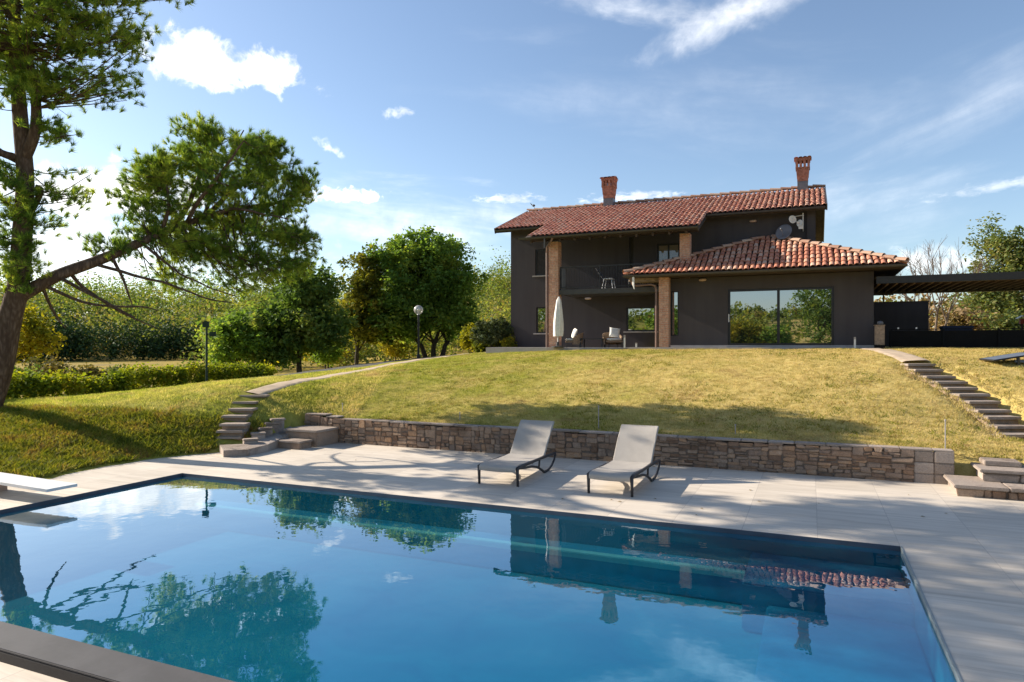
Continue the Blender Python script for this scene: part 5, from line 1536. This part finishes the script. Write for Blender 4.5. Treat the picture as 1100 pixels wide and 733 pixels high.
# top canopy
A2 = pts[34:]+fork[8:]
UA = [v for v in A2]
spray(atp(40, 10, 17.8), (2.4, 2.4, 1.4), 100, UA, seed=10)
spray(atp(105, 25, 17.6), (1.25, 1.4, 0.85), 50, UA, seed=11)
spray(atp(95, 88, 17.8), (1.35, 1.1, 0.5), 40, UA, up=0.25, seed=12, tips=4)
spray(atp(20, 95, 17.6), (0.9, 1.2, 0.7), 20, UA, seed=13)
spray(atp(60, -110, 18), (3.4, 3.2, 2.0), 170, UA, seed=14, tips=6, big=0.26)
spray(atp(-90, -30, 17.5), (3.0, 3.0, 2.4), 130, UA, seed=15, tips=6, big=0.26)
spray(atp(130, -40, 17.8), (1.6, 1.6, 0.9), 44, UA, seed=16)
spray(atp(62, 142, 18.0), (0.5, 0.5, 0.35), 7, fork[3:8], seed=17)
spray(atp(-20, -200, 18.3), (3.2, 3.2, 1.6), 110, UA, seed=24, tips=6, big=0.26)
# unseen limb and crown lobes, added to shade the deck at lower right
lo = limb(tk, [atp(16, 40, 18.2), lat(-13.0, 15.5, 8.6), lat(-13.6, 14.0, 9.4), lat(-13.8, 12.0, 10.2), lat(-13.6, 10.4, 10.6)], 0.15, 0.05, 6, 8)
lo2 = limb(tk, [lat(-13.4, 14.6, 9.1), lat(-12.8, 13.2, 9.7), lat(-12.2, 12.0, 10.0)], 0.07, 0.03, 4, 6)
spray(lat(-13.8, 12.6, 10.3), (1.9, 1.7, 0.9), 90, lo+lo2, seed=26, tips=7)
spray(lat(-13.9, 10.2, 10.6), (1.7, 1.5, 0.8), 60, lo+lo2, seed=27, tips=7)
spray(lat(-14.6, 14.6, 9.8), (1.6, 1.5, 0.8), 50, lo, seed=28, tips=7)
# shoots along the trunk
T1 = pts[16:32]
spray(atp(85, 200, 18), (0.65, 0.5, 0.4), 11, T1, seed=18, tips=4)
spray(atp(52, 232, 18), (0.45, 0.5, 0.7), 12, T1, seed=19, tips=4)
spray(atp(8, 215, 17.4), (0.5, 0.4, 1.0), 9, T1, seed=20)
spray(atp(15, 270, 17.4), (0.5, 0.35, 0.9), 7, T1, seed=21)
spray(atp(32, 285, 17.9), (0.5, 0.4, 0.5), 8, T1, seed=22)
spray(atp(-30, 200, 17.6), (0.8, 0.8, 1.6), 24, T1, seed=23)
loc(tk, pbase).build('trunk', M['bark'], pine, smooth=True)
TP = np.array([tuple(p) for p in tuftP])-np.array(pbase); TD = np.array([tuple(p) for p in tuftD])
np_mesh('crown', needle_tufts(TP, TD, 44, 0.18, 0.0125, 0.85), 3, M['pine'], pine)

# --- broadleaf trees
def broadleaf(name, label, cat, base, lobes, leafm, barkm, trunkr, nclump, nleaf, lsize, clr, group=None, trunk_h=0.3, multi=1, seed=1, shell=0.55, branches=True):
    """lobes: (offset xyz, radii xyz) in camera-aligned metres (right, away, up) from the base"""
    rng = np.random.default_rng(seed); rn = random.Random(seed)
    o = thing(name, label, cat, base, 0, group)
    cl = []
    tot = sum(r[0]*r[1]*r[2] for _, r in lobes)**1.0
    vols = [(r[0]*r[1]*r[2])**0.75 for _, r in lobes]; sv = sum(vols)
    for (c, r), vv in zip(lobes, vols):
        n = max(6, int(nclump*vv/sv))
        dv = rng.normal(size=(n, 3)); dv /= np.linalg.norm(dv, axis=1)[:, None]
        rr = (shell+(1-shell)*rng.random(n)**0.6)
        inner_ = rng.random(n) < 0.25; rr[inner_] = rng.uniform(0.2, shell, inner_.sum())
        nf = np.array([0.82+0.55*mnoise.noise((v[0]*2.6+seed, v[1]*2.6, v[2]*2.6)) for v in dv])
        q = dv*(rr*nf)[:, None]*np.array(r)+np.array(c)
        cl.append(q)
    cl = np.concatenate(cl)
    P = np.repeat(cl, nleaf, axis=0); k = len(P)
    dvv = rng.normal(size=(k, 3)); dvv /= np.linalg.norm(dvv, axis=1)[:, None]
    csz = np.repeat(rng.uniform(0.45, 1.6, len(cl)), nleaf)
    P = P+dvv*(clr*csz*rng.random(k)**0.5)[:, None]*np.array([1, 1, 0.9])
    Q = np.empty_like(P); Q[:, 0] = P[:, 0]*cy_-P[:, 1]*sy_; Q[:, 1] = P[:, 0]*sy_+P[:, 1]*cy_; Q[:, 2] = P[:, 2]
    np_mesh('crown', leaf_quads(Q, lsize), 4, leafm, o)
    t = MB()
    zlow = min(c[2]-r[2]*0.5 for c, r in lobes)
    for mI in range(multi):
        ox = (mI-(multi-1)/2)*trunkr*2.4
        top = Vector(lobes[mI % len(lobes)][0])
        cw = lambda v: Vector((v[0]*cy_-v[1]*sy_, v[0]*sy_+v[1]*cy_, v[2]))
        pts_ = limb(t, [cw((ox, 0, -0.2)), cw((ox*1.6+rn.uniform(-.1, .1), 0, zlow*0.5)), cw((ox*2.2+top.x*0.25, top.y*0.3, zlow+0.2)), cw((top.x*0.8, top.y, top.z))], trunkr, trunkr*0.3, 5, 9)
        if branches:
            for _ in range(9):
                tg = cl[rn.randrange(len(cl))]
                a = pts_[rn.randrange(len(pts_)//3, len(pts_))]
                e = cw(tg)
                limb(t, [a, a.lerp(e, 0.5)+Vector((0, 0, 0.2)), e], trunkr*0.33, trunkr*0.08, 3, 6)
    t.build('trunk', barkm, o, smooth=True)
    return o
def ground_pt(px, d_):
    p = at(px, 380, d_); return Vector((p.x, p.y, tz(p.x, p.y)))
def pl_(px, py, d_, b):    # camera-aligned offset of a crown point from the base b
    p = at(px, py, d_)-b
    return (p.x*cy_+p.y*sy_, -p.x*sy_+p.y*cy_, p.z)
D1 = 40.0; k1 = D1/FPX
b = ground_pt(466, D1)
broadleaf('maple_tree', 'big dark green rounded maple tree left of the house behind the lamp post', 'tree', b,
    [(pl_(445, 300, D1, b), (62*k1, 2.8, 50*k1)), (pl_(488, 310, D1, b), (34*k1, 2.2, 36*k1)), (pl_(460, 270, D1+.5, b), (38*k1, 2.2, 24*k1)), (pl_(430, 280, D1, b), (36*k1, 2.2, 28*k1)), (pl_(450, 338, D1, b), (62*k1, 2.8, 24*k1)), (pl_(425, 350, D1, b), (36*k1, 2.4, 18*k1)), (pl_(492, 345, D1, b), (28*k1, 2.0, 18*k1)), (pl_(478, 280, D1, b), (26*k1, 1.8, 24*k1))],
    M['maple'], M['bark2'], 0.17, 860, 50, 0.215, 0.46, multi=3, seed=3)
D2 = 39.0; k2 = D2/FPX
b = ground_pt(383, D2)
broadleaf('maple_tree', 'smaller maple with yellowing left side merging into the big maple', 'tree', b,
    [(pl_(393, 305, D2, b), (26*k2, 1.8, 38*k2)), (pl_(383, 340, D2, b), (32*k2, 1.8, 28*k2)), (pl_(400, 355, D2, b), (28*k2, 1.6, 18*k2)), (pl_(395, 282, D2, b), (16*k2, 1.2, 14*k2))],
    leafmat('yellowing_leaf', [(0.04, 0.06, 0.012), (0.08, 0.09, 0.016), (0.13, 0.13, 0.02), (0.20, 0.17, 0.025)], 0.42, 0.6), M['bark2'], 0.14, 200, 40, 0.25, 0.5, seed=5)
D3 = 34.0; k3 = D3/FPX
b = ground_pt(322, D3)
broadleaf('dark_tree', 'dark broad tree with brownish top over the road left of the maples', 'tree', b,
    [(pl_(325, 318, D3, b), (34*k3, 2, 28*k3)), (pl_(295, 348, D3, b), (56*k3, 2.4, 30*k3)), (pl_(345, 350, D3, b), (38*k3, 2.2, 34*k3)), (pl_(318, 368, D3, b), (50*k3, 2.0, 16*k3)), (pl_(345, 312, D3, b), (22*k3, 1.5, 24*k3)), (pl_(318, 298, D3, b), (18*k3, 1.3, 14*k3))],
    M['darktree'], M['bark2'], 0.16, 520, 42, 0.22, 0.48, seed=7)
D4 = 33.0; k4 = D4/FPX
b = ground_pt(255, D4)
broadleaf('dark_tree', 'low dense dark tree behind the thin green pole and hedge', 'tree', b,
    [(pl_(255, 358, D4, b), (34*k4, 1.8, 24*k4)), (pl_(278, 366, D4, b), (26*k4, 1.6, 22*k4)), (pl_(240, 378, D4, b), (24*k4, 1.5, 14*k4))],
    M['maple'], M['bark2'], 0.12, 190, 36, 0.22, 0.45, seed=9)
D5 = 38.0; k5 = D5/FPX
b = ground_pt(33, D5)
broadleaf('yellow_tree', 'bright yellow autumn tree just right of the pine trunk', 'tree', b,
    [(pl_(30, 350, D5, b), (24*k5, 1.3, 28*k5)), (pl_(45, 368, D5, b), (20*k5, 1.2, 18*k5)), (pl_(22, 372, D5, b), (22*k5, 1.2, 18*k5))],
    M['yellow'], M['bark2'], 0.1, 110, 26, 0.24, 0.5, seed=11)
# right
D6 = 48.0; k6 = D6/FPX
b = ground_pt(1078, D6)
broadleaf('poplar_tree', 'tall olive green tree rising behind the pergola at the right', 'tree', b,
    [(pl_(1076, 268, D6, b), (32*k6, 2.2, 36*k6)), (pl_(1070, 305, D6, b), (46*k6, 2.6, 30*k6)), (pl_(1085, 335, D6, b), (60*k6, 3, 30*k6)), (pl_(1105, 290, D6, b), (34*k6, 2.4, 40*k6)), (pl_(1050, 335, D6, b), (40*k6, 2.4, 22*k6))],
    M['righttree'], M['bark2'], 0.2, 560, 44, 0.22, 0.62, seed=13)
for i, (px, py, d_, w_, h_, mt_, lab) in enumerate([(1030, 345, 44, 34, 20, 'drybush', 'brownish bush under the pergola between the bare tree and the tall tree'), (960, 340, 52, 30, 20, 'lime', 'light green bush seen under the pergola beside the house corner'), (1085, 350, 41, 36, 18, 'righttree', 'olive green bush behind the black fence at the right edge')]):
    b = ground_pt(px, d_); kk = d_/FPX
    broadleaf('bush', lab, 'bush', b, [(pl_(px, py, d_, b), (w_*kk, 1.6, h_*kk)), (pl_(px+w_*0.4, py+6, d_, b), (w_*0.6*kk, 1.4, h_*0.8*kk))], M[mt_], M['bark2'], 0.06, 120, 26, 0.24, 0.5, seed=20+i)
# bare tree
D7 = 42.0
b = ground_pt(1000, D7)
bt_ = thing('bare_tree', 'leafless pale branching tree behind the pergola near the house', 'tree', b)
m = MB(); rn = random.Random(5)
def grow(p, d_, L, r, depth):
    e = p+d_*L
    limb(m, [p, p.lerp(e, 0.5)+Vector((rn.gauss(0, .05), rn.gauss(0, .05), 0.0))*L*0.8, e], r, r*0.62, 3, 5)
    if depth == 0: return
    for _ in range(3 if depth > 1 else 4):
        nd = (d_+Vector((rn.gauss(0, .38), rn.gauss(0, .38), rn.gauss(0.12, .2)))).normalized()
        grow(p.lerp(e, rn.uniform(0.55, 1.0)), nd, L*rn.uniform(0.55, 0.85), r*0.55, depth-1)
for a_ in (-0.35, -0.12, 0.1, 0.32):
    grow(Vector((a_*0.6, 0, -0.1)), Vector((a_*cy_+0.03, a_*sy_, 1)).normalized(), 2.7, 0.085, 4)
m.build('trunk', M['bark3'], bt_)
# shrubs near the house and the lamp
def dome(name, lab, px, py, d_, w_, h_, mt_, cat='shrub', n=160, ls=0.11, cr=0.16, seed=1):
    b = ground_pt(px, d_); kk = d_/FPX
    return broadleaf(name, lab, cat, b, [(pl_(px, py, d_, b), (w_*kk, w_*kk*0.9, h_*kk))], M[mt_], M['bark2'], 0.05, n, 26, ls, cr, seed=seed, shell=0.8, branches=False)
dome('clipped_shrub', 'dark rounded clipped shrub at the left corner of the house', 530, 357, 31.5, 24, 16, 'clipped', n=420, seed=31, cr=0.12)
dome('small_shrub', 'small light green bush between the clipped shrub and the house wall', 546, 370, 30.8, 8, 8, 'lime', n=60, seed=32)
dome('autumn_shrub', 'orange and yellow leaved shrub right of the big maple trunk', 507, 364, 34.5, 15, 14, 'yellow', n=110, ls=0.16, cr=0.28, seed=33)
dome('autumn_shrub', 'yellow green shrub beside the clipped dark shrub', 523, 372, 33, 14, 9, 'lime', n=80, ls=0.15, cr=0.25, seed=34)
dome('autumn_shrub', 'low yellow green bush seen between the maple trunks', 425, 375, 44, 20, 10, 'lime', n=80, ls=0.18, cr=0.35, seed=35)
dome('autumn_shrub', 'yellowish bush seen under the maple left of the lamp post', 350, 380, 42, 24, 9, 'yellow', n=80, ls=0.18, cr=0.35, seed=36)
dome('dark_shrub', 'dark low shrub at the foot of the broad dark tree', 292, 384, 33, 26, 12, 'darktree', n=130, ls=0.16, cr=0.3, seed=37)
dome('dark_shrub', 'dark low shrub between the broad dark tree and the yellowing maple', 352, 380, 37, 18, 11, 'maple', n=100, ls=0.16, cr=0.3, seed=38)
# shrubs behind the hedge at the left
for i, (px, py, d_, w_, h_, mt_, lab) in enumerate([
    (45, 402, 30, 36, 18, 'shrub', 'broad olive brown shrub behind the hedge below the yellow tree'),
    (95, 405, 29, 20, 11, 'shrub', 'small brownish shrub behind the hedge right of the broad olive shrub'),
    (18, 410, 27, 20, 14, 'darktree', 'dark shrub behind the hedge nearest the pine trunk'),
    (130, 405, 31, 26, 10, 'righttree', 'low grey green shrub behind the middle of the hedge')]):
    b = ground_pt(px, d_); kk = d_/FPX
    broadleaf('wild_shrub', lab, 'shrub', b, [(pl_(px, py, d_, b), (w_*kk, w_*kk*0.8, h_*kk)), (pl_(px+w_*0.4, py+3, d_, b), (w_*0.6*kk, w_*kk*0.6, h_*kk*0.8))], M[mt_], M['bark2'], 0.05, 110, 26, 0.15, 0.3, seed=40+i, branches=False)
# hedge along the back of the left lawn
hg = thing('garden_hedge', 'leafy yellow green hedge along the back of the left lawn', 'hedge', at(120, 420, 23))
hp_ = []
rng = np.random.default_rng(8)
path = [(-140, 440, 15.5), (-60, 437, 17.5), (0, 432, 19.5), (60, 427, 20.8), (110, 421, 22.2), (150, 418, 23.4), (200, 411, 25), (240, 407, 26.3), (290, 404, 28.5)]
hts = [0.8, 0.8, 0.8, 0.76, 0.72, 0.85, 0.95, 0.8, 0.55]
for i in range(len(path)-1):
    a, e = ground_pt(path[i][0], path[i][2]), ground_pt(path[i+1][0], path[i+1][2])
    n = int((e-a).length*190)
    for _ in range(n):
        s = rng.random(); p = a.lerp(e, s); h_ = hts[i]*(1-s)+hts[i+1]*s
        h_ *= 0.85+0.35*(mnoise.noise((p.x*0.9, p.y*0.9, 2)))
        z = tz(p.x, p.y) if False else p.z
        hp_.append((p.x+rng.normal()*0.22, p.y+rng.normal()*0.22, z+h_*rng.random()**0.7))
hp_ = np.array(hp_); hp_ = np.repeat(hp_, 9, axis=0)+rng.normal(size=(len(hp_)*9, 3))*0.09
np_mesh('foliage', leaf_quads(hp_-np.array(hg.location), 0.12), 4, M['hedge'], hg)

# trees standing behind the camera (seen mirrored in the house windows)
def back_tree(x, y, h_, w_, mt_, seed, lab):
    b = Vector((x, y, tz(x, y)))
    broadleaf('garden_tree', lab, 'tree', b, [((0, 0, h_*0.62), (w_, w_, h_*0.36)), ((w_*0.3, 0, h_*0.4), (w_*0.9, w_*0.9, h_*0.25))], M[mt_], M['bark2'], 0.2, 170, 30, 0.36, 0.8, seed=seed)
back_tree(0.8, -29, 11.5, 3.4, 'darktree', 51, 'tall dark tree mirrored in the right pane of the sliding door')
back_tree(-7.5, -30, 5.8, 2.9, 'lime', 52, 'low light green tree mirrored in the left pane of the sliding door')
back_tree(-4.0, -34, 5.0, 2.4, 'maple', 53, 'mid green tree mirrored at the middle of the sliding door')
back_tree(-15.5, -28, 8.5, 4.0, 'maple', 54, 'broad green tree mirrored in the low window under the balcony')

# ------------------------------------------------------------------ far woods
def woods(name, n, gen, size, leafm, lsize, nleaf, seed):
    rng = np.random.default_rng(seed)
    pts_ = gen(rng, n)
    allP = []
    for (x, y, s) in pts_:
        z = 0
        h_ = s; k = nleaf
        dv = rng.normal(size=(k, 3)); dv /= np.linalg.norm(dv, axis=1)[:, None]
        rr = 0.45+0.55*rng.random(k)**0.5
        lob = 1+0.3*np.sin(dv[:, 0]*5+x)+0.25*np.sin(dv[:, 1]*6+y*2)+0.2*np.sin(dv[:, 2]*7)
        P = dv*(rr*lob)[:, None]*np.array([0.42*h_, 0.42*h_, 0.5*h_])*rng.uniform(0.8, 1.2)
        P[:, 2] += 0.55*h_
        allP.append(P+np.array([x, y, 0]))
    zt = terrain([p[0] for p in pts_], [p[1] for p in pts_])
    for A_, z in zip(allP, zt): A_[:, 2] += z
    return np_mesh(name, leaf_quads(np.concatenate(allP), lsize, 0.2, 0.75), 4, leafm)
def gen_hill(rng, n):
    out = []
    while len(out) < n:
        ang = R(rng.uniform(-48, 14)); dist = rng.uniform(117, 200)**1.0
        l, d_ = dist*math.sin(ang), dist*math.cos(ang); p = lat(l, d_)
        out.append((p.x, p.y, 4.0+7.5*rng.random()**2))
    return out
tag(woods('wooded_hillside', 1050, gen_hill, 1, M['forest'], 0.42, 260, 61), 'autumn woodland in mixed greens covering the far hillside', 'woodland', kind='stuff')
def gen_ridge(rng, n):
    out = []
    while len(out) < n:
        ang = R(rng.uniform(-48, 12)); dist = rng.uniform(150, 198)
        p = lat(dist*math.sin(ang), dist*math.cos(ang))
        if mnoise.noise((p.x*0.03, p.y*0.03, 1.5)) > 0.0: out.append((p.x, p.y, rng.uniform(6.5, 10.5)))
    return out
tag(woods('dark_woodland', 170, gen_ridge, 1, M['darktree'], 0.5, 170, 66), 'stands of darker green trees along the ridge of the far hillside', 'woodland', kind='stuff')
def gen_belt(rng, n):
    out = []
    for i in range(n):
        ang = R(rng.uniform(-46, -20)); dist = rng.uniform(108, 116)
        p = lat(dist*math.sin(ang), dist*math.cos(ang)); out.append((p.x, p.y, 2.6+4.2*rng.random()))
    return out
tag(woods('tree_belt', 120, gen_belt, 1, M['belt'], 0.4, 220, 62), 'dark green belt of trees at the far edge of the yellow meadow', 'woodland', kind='stuff')
def gen_near(rng, n):
    out = []
    for i in range(n):
        ang = R(rng.uniform(-24, 8)); dist = rng.uniform(62, 92)
        p = lat(dist*math.sin(ang), dist*math.cos(ang)); out.append((p.x, p.y, rng.uniform(3.0, 7.0)))
    return out
tag(woods('woodland', 120, gen_near, 1, M['forest'], 0.32, 330, 63), 'yellow green wood in the dip between the maples and the house', 'woodland', kind='stuff')
def gen_right(rng, n):
    out = []
    for i in range(n):
        ang = R(rng.uniform(24, 42)); dist = rng.uniform(62, 85)
        p = lat(dist*math.sin(ang), dist*math.cos(ang)); out.append((p.x, p.y, rng.uniform(3.0, 5.5)))
    return out
tag(woods('thicket', 60, gen_right, 1, M['drybush'], 0.45, 200, 64), 'pale brown autumn thicket seen under the pergola', 'woodland', kind='stuff')

def gen_back(rng, n):
    out = []
    for i in range(n):
        out.append((rng.uniform(-110, 60), -rng.uniform(85, 190), rng.uniform(2.6, 4.2)))
    return out
tag(woods('back_woodland', 620, gen_back, 1, M['forest'], 0.8, 50, 65), 'mixed green wood on the low hill mirrored in the sliding door', 'woodland', kind='stuff')
# ------------------------------------------------------------------ grass
def grass(name, n, sampler, h0, h1, wd, m_, seed, lean=0.5):
    rng = np.random.default_rng(seed)
    X, Y = sampler(rng, n)
    Z = terrain(X, Y)
    keep = Z > 0.02
    keep &= ~((Y < WY+0.21+0.06*np.sin(X*3.1)+0.04*np.sin(X*9.7)) & (X > -12.0)) & ~((X > 2.0) & (X < 4.6) & (Y < 14.5))
    # keep stairs, path and road clear
    for pts_, wd_ in clear:
        for a, b_ in zip(pts_[:-1], pts_[1:]):
            ax, ay, bx, by = a[0], a[1], b_[0], b_[1]; L2_ = (bx-ax)**2+(by-ay)**2+1e-9
            t = np.clip(((X-ax)*(bx-ax)+(Y-ay)*(by-ay))/L2_, 0, 1)
            keep &= np.hypot(X-ax-t*(bx-ax), Y-ay-t*(by-ay)) > wd_
    X, Y, Z = X[keep], Y[keep], Z[keep]
    n = len(X)
    h = rng.uniform(h0, h1, n); a = rng.uniform(0, 2*np.pi, n); ln = rng.normal(0, lean, (n, 2))
    V = np.empty((n, 3, 3))
    dx, dy = np.cos(a)*wd/2, np.sin(a)*wd/2
    V[:, 0] = np.stack([X-dx, Y-dy, Z-0.015], 1); V[:, 1] = np.stack([X+dx, Y+dy, Z-0.015], 1)
    V[:, 2] = np.stack([X+ln[:, 0]*h, Y+ln[:, 1]*h, Z+h], 1)
    return np_mesh(name, V.reshape(-1, 3), 3, m_)
clear = [([at(272, 423, 18.2), at(310, 413, 19.8), at(350, 405, 22), at(395, 397, 24.5), at(430, 390, 27), at(470, 384.5, 29), at(530, 377, 31.5)], 0.32),
         ([at(215, 424, 23), at(280, 410, 24.6), at(330, 401.5, 26.5), at(400, 391.5, 31), at(470, 384, 35)], 1.6),
         ([at(984, 388.5, 18.4), at(962, 384, 20), at(930, 378.8, 23.5)], 0.36),
         ([onz(x_, y_, z_) for x_, y_, z_ in tops], 0.3), ([at(*q) for q in rt], 0.36),
         ([onz(236, 478, 0.18), onz(280, 472, 0.22), onz(312, 458, 0.40)], 0.25)]
def clumped(rng, X, Y, k, r):
    return np.repeat(X, k)+rng.normal(0, r, len(X)*k), np.repeat(Y, k)+rng.normal(0, r, len(X)*k)
def s_main(rng, n):
    k = 8; m_ = n//k
    Y = WY+0.2+(27-WY)*rng.random(m_)**1.25; X = rng.uniform(-14, 9, m_); return clumped(rng, X, Y, k, 0.04)
tag(grass('grass', 400000, s_main, 0.02, 0.058, 0.013, M['blade'], 71, 0.7), 'short dry yellow green grass on the lawn', 'grass', kind='stuff')
def s_left(rng, n):
    k = 8; m_ = n//k
    l = rng.uniform(-20, -4, m_); d_ = rng.uniform(11, 26, m_); X = l*cy_-d_*sy_; Y = l*sy_+d_*cy_
    return clumped(rng, X, Y, k, 0.05)
tag(grass('bank_grass', 240000, s_left, 0.03, 0.085, 0.017, M['bankblade'], 72, 0.7), 'rough green grass on the bank left of the stone stair', 'grass', kind='stuff')
def s_weed(rng, n):
    cx = rng.uniform(0, 1, n//14); base_ = []
    L_ = rng.uniform(-15, -6, n//14); D_ = rng.uniform(12.5, 17, n//14)
    L_ = np.repeat(L_, 14)+rng.normal(0, 0.09, len(L_)*14); D_ = np.repeat(D_, 14)+rng.normal(0, 0.09, len(D_)*14)
    return L_*cy_-D_*sy_, L_*sy_+D_*cy_
tag(grass('bank_weeds', 60000, s_weed, 0.05, 0.15, 0.04, M['weed'], 73, 0.9), 'tufts of broad leaved weeds on the left bank', 'weeds', kind='stuff')
def s_lweed(rng, n):
    k = 10; m_ = n//k
    Y = WY+0.35+(26-WY)*rng.random(m_)**1.5; X = rng.uniform(-14, 8, m_)
    kp = np.array([mnoise.noise((x*0.5, y*0.5, 7.7)) > -0.05 for x, y in zip(X, Y)])
    return clumped(rng, X[kp], Y[kp], k, 0.06)
tag(grass('lawn_weeds', 46000, s_lweed, 0.02, 0.06, 0.03, M['weed'], 75, 1.0), 'low broad leaved weeds scattered in patches over the lawn', 'weeds', kind='stuff')
# fallen leaves on the deck
m = MB(); rn = random.Random(9)
for _ in range(26):
    x, y = rn.uniform(-9, 4.5), rn.uniform(10.0, 13.9) if rn.random() < 0.75 else rn.uniform(5, 9)
    if PX0-0.2 < x < PX1+0.1 and y < PY1+0.1: continue
    s = rn.uniform(0.02, 0.04); a_ = rn.uniform(0, 6.28)
    c_, s_ = math.cos(a_)*s, math.sin(a_)*s
    m.face([(x-c_, y-s_, 0.006), (x+s_*0.6, y-c_*0.6, 0.012), (x+c_, y+s_, 0.007), (x-s_*0.6, y+c_*0.6, 0.016)])
tag(m.build('fallen_leaves', M['drybush']), 'scattered dry brown leaves on the pale deck', 'leaves', kind='stuff')
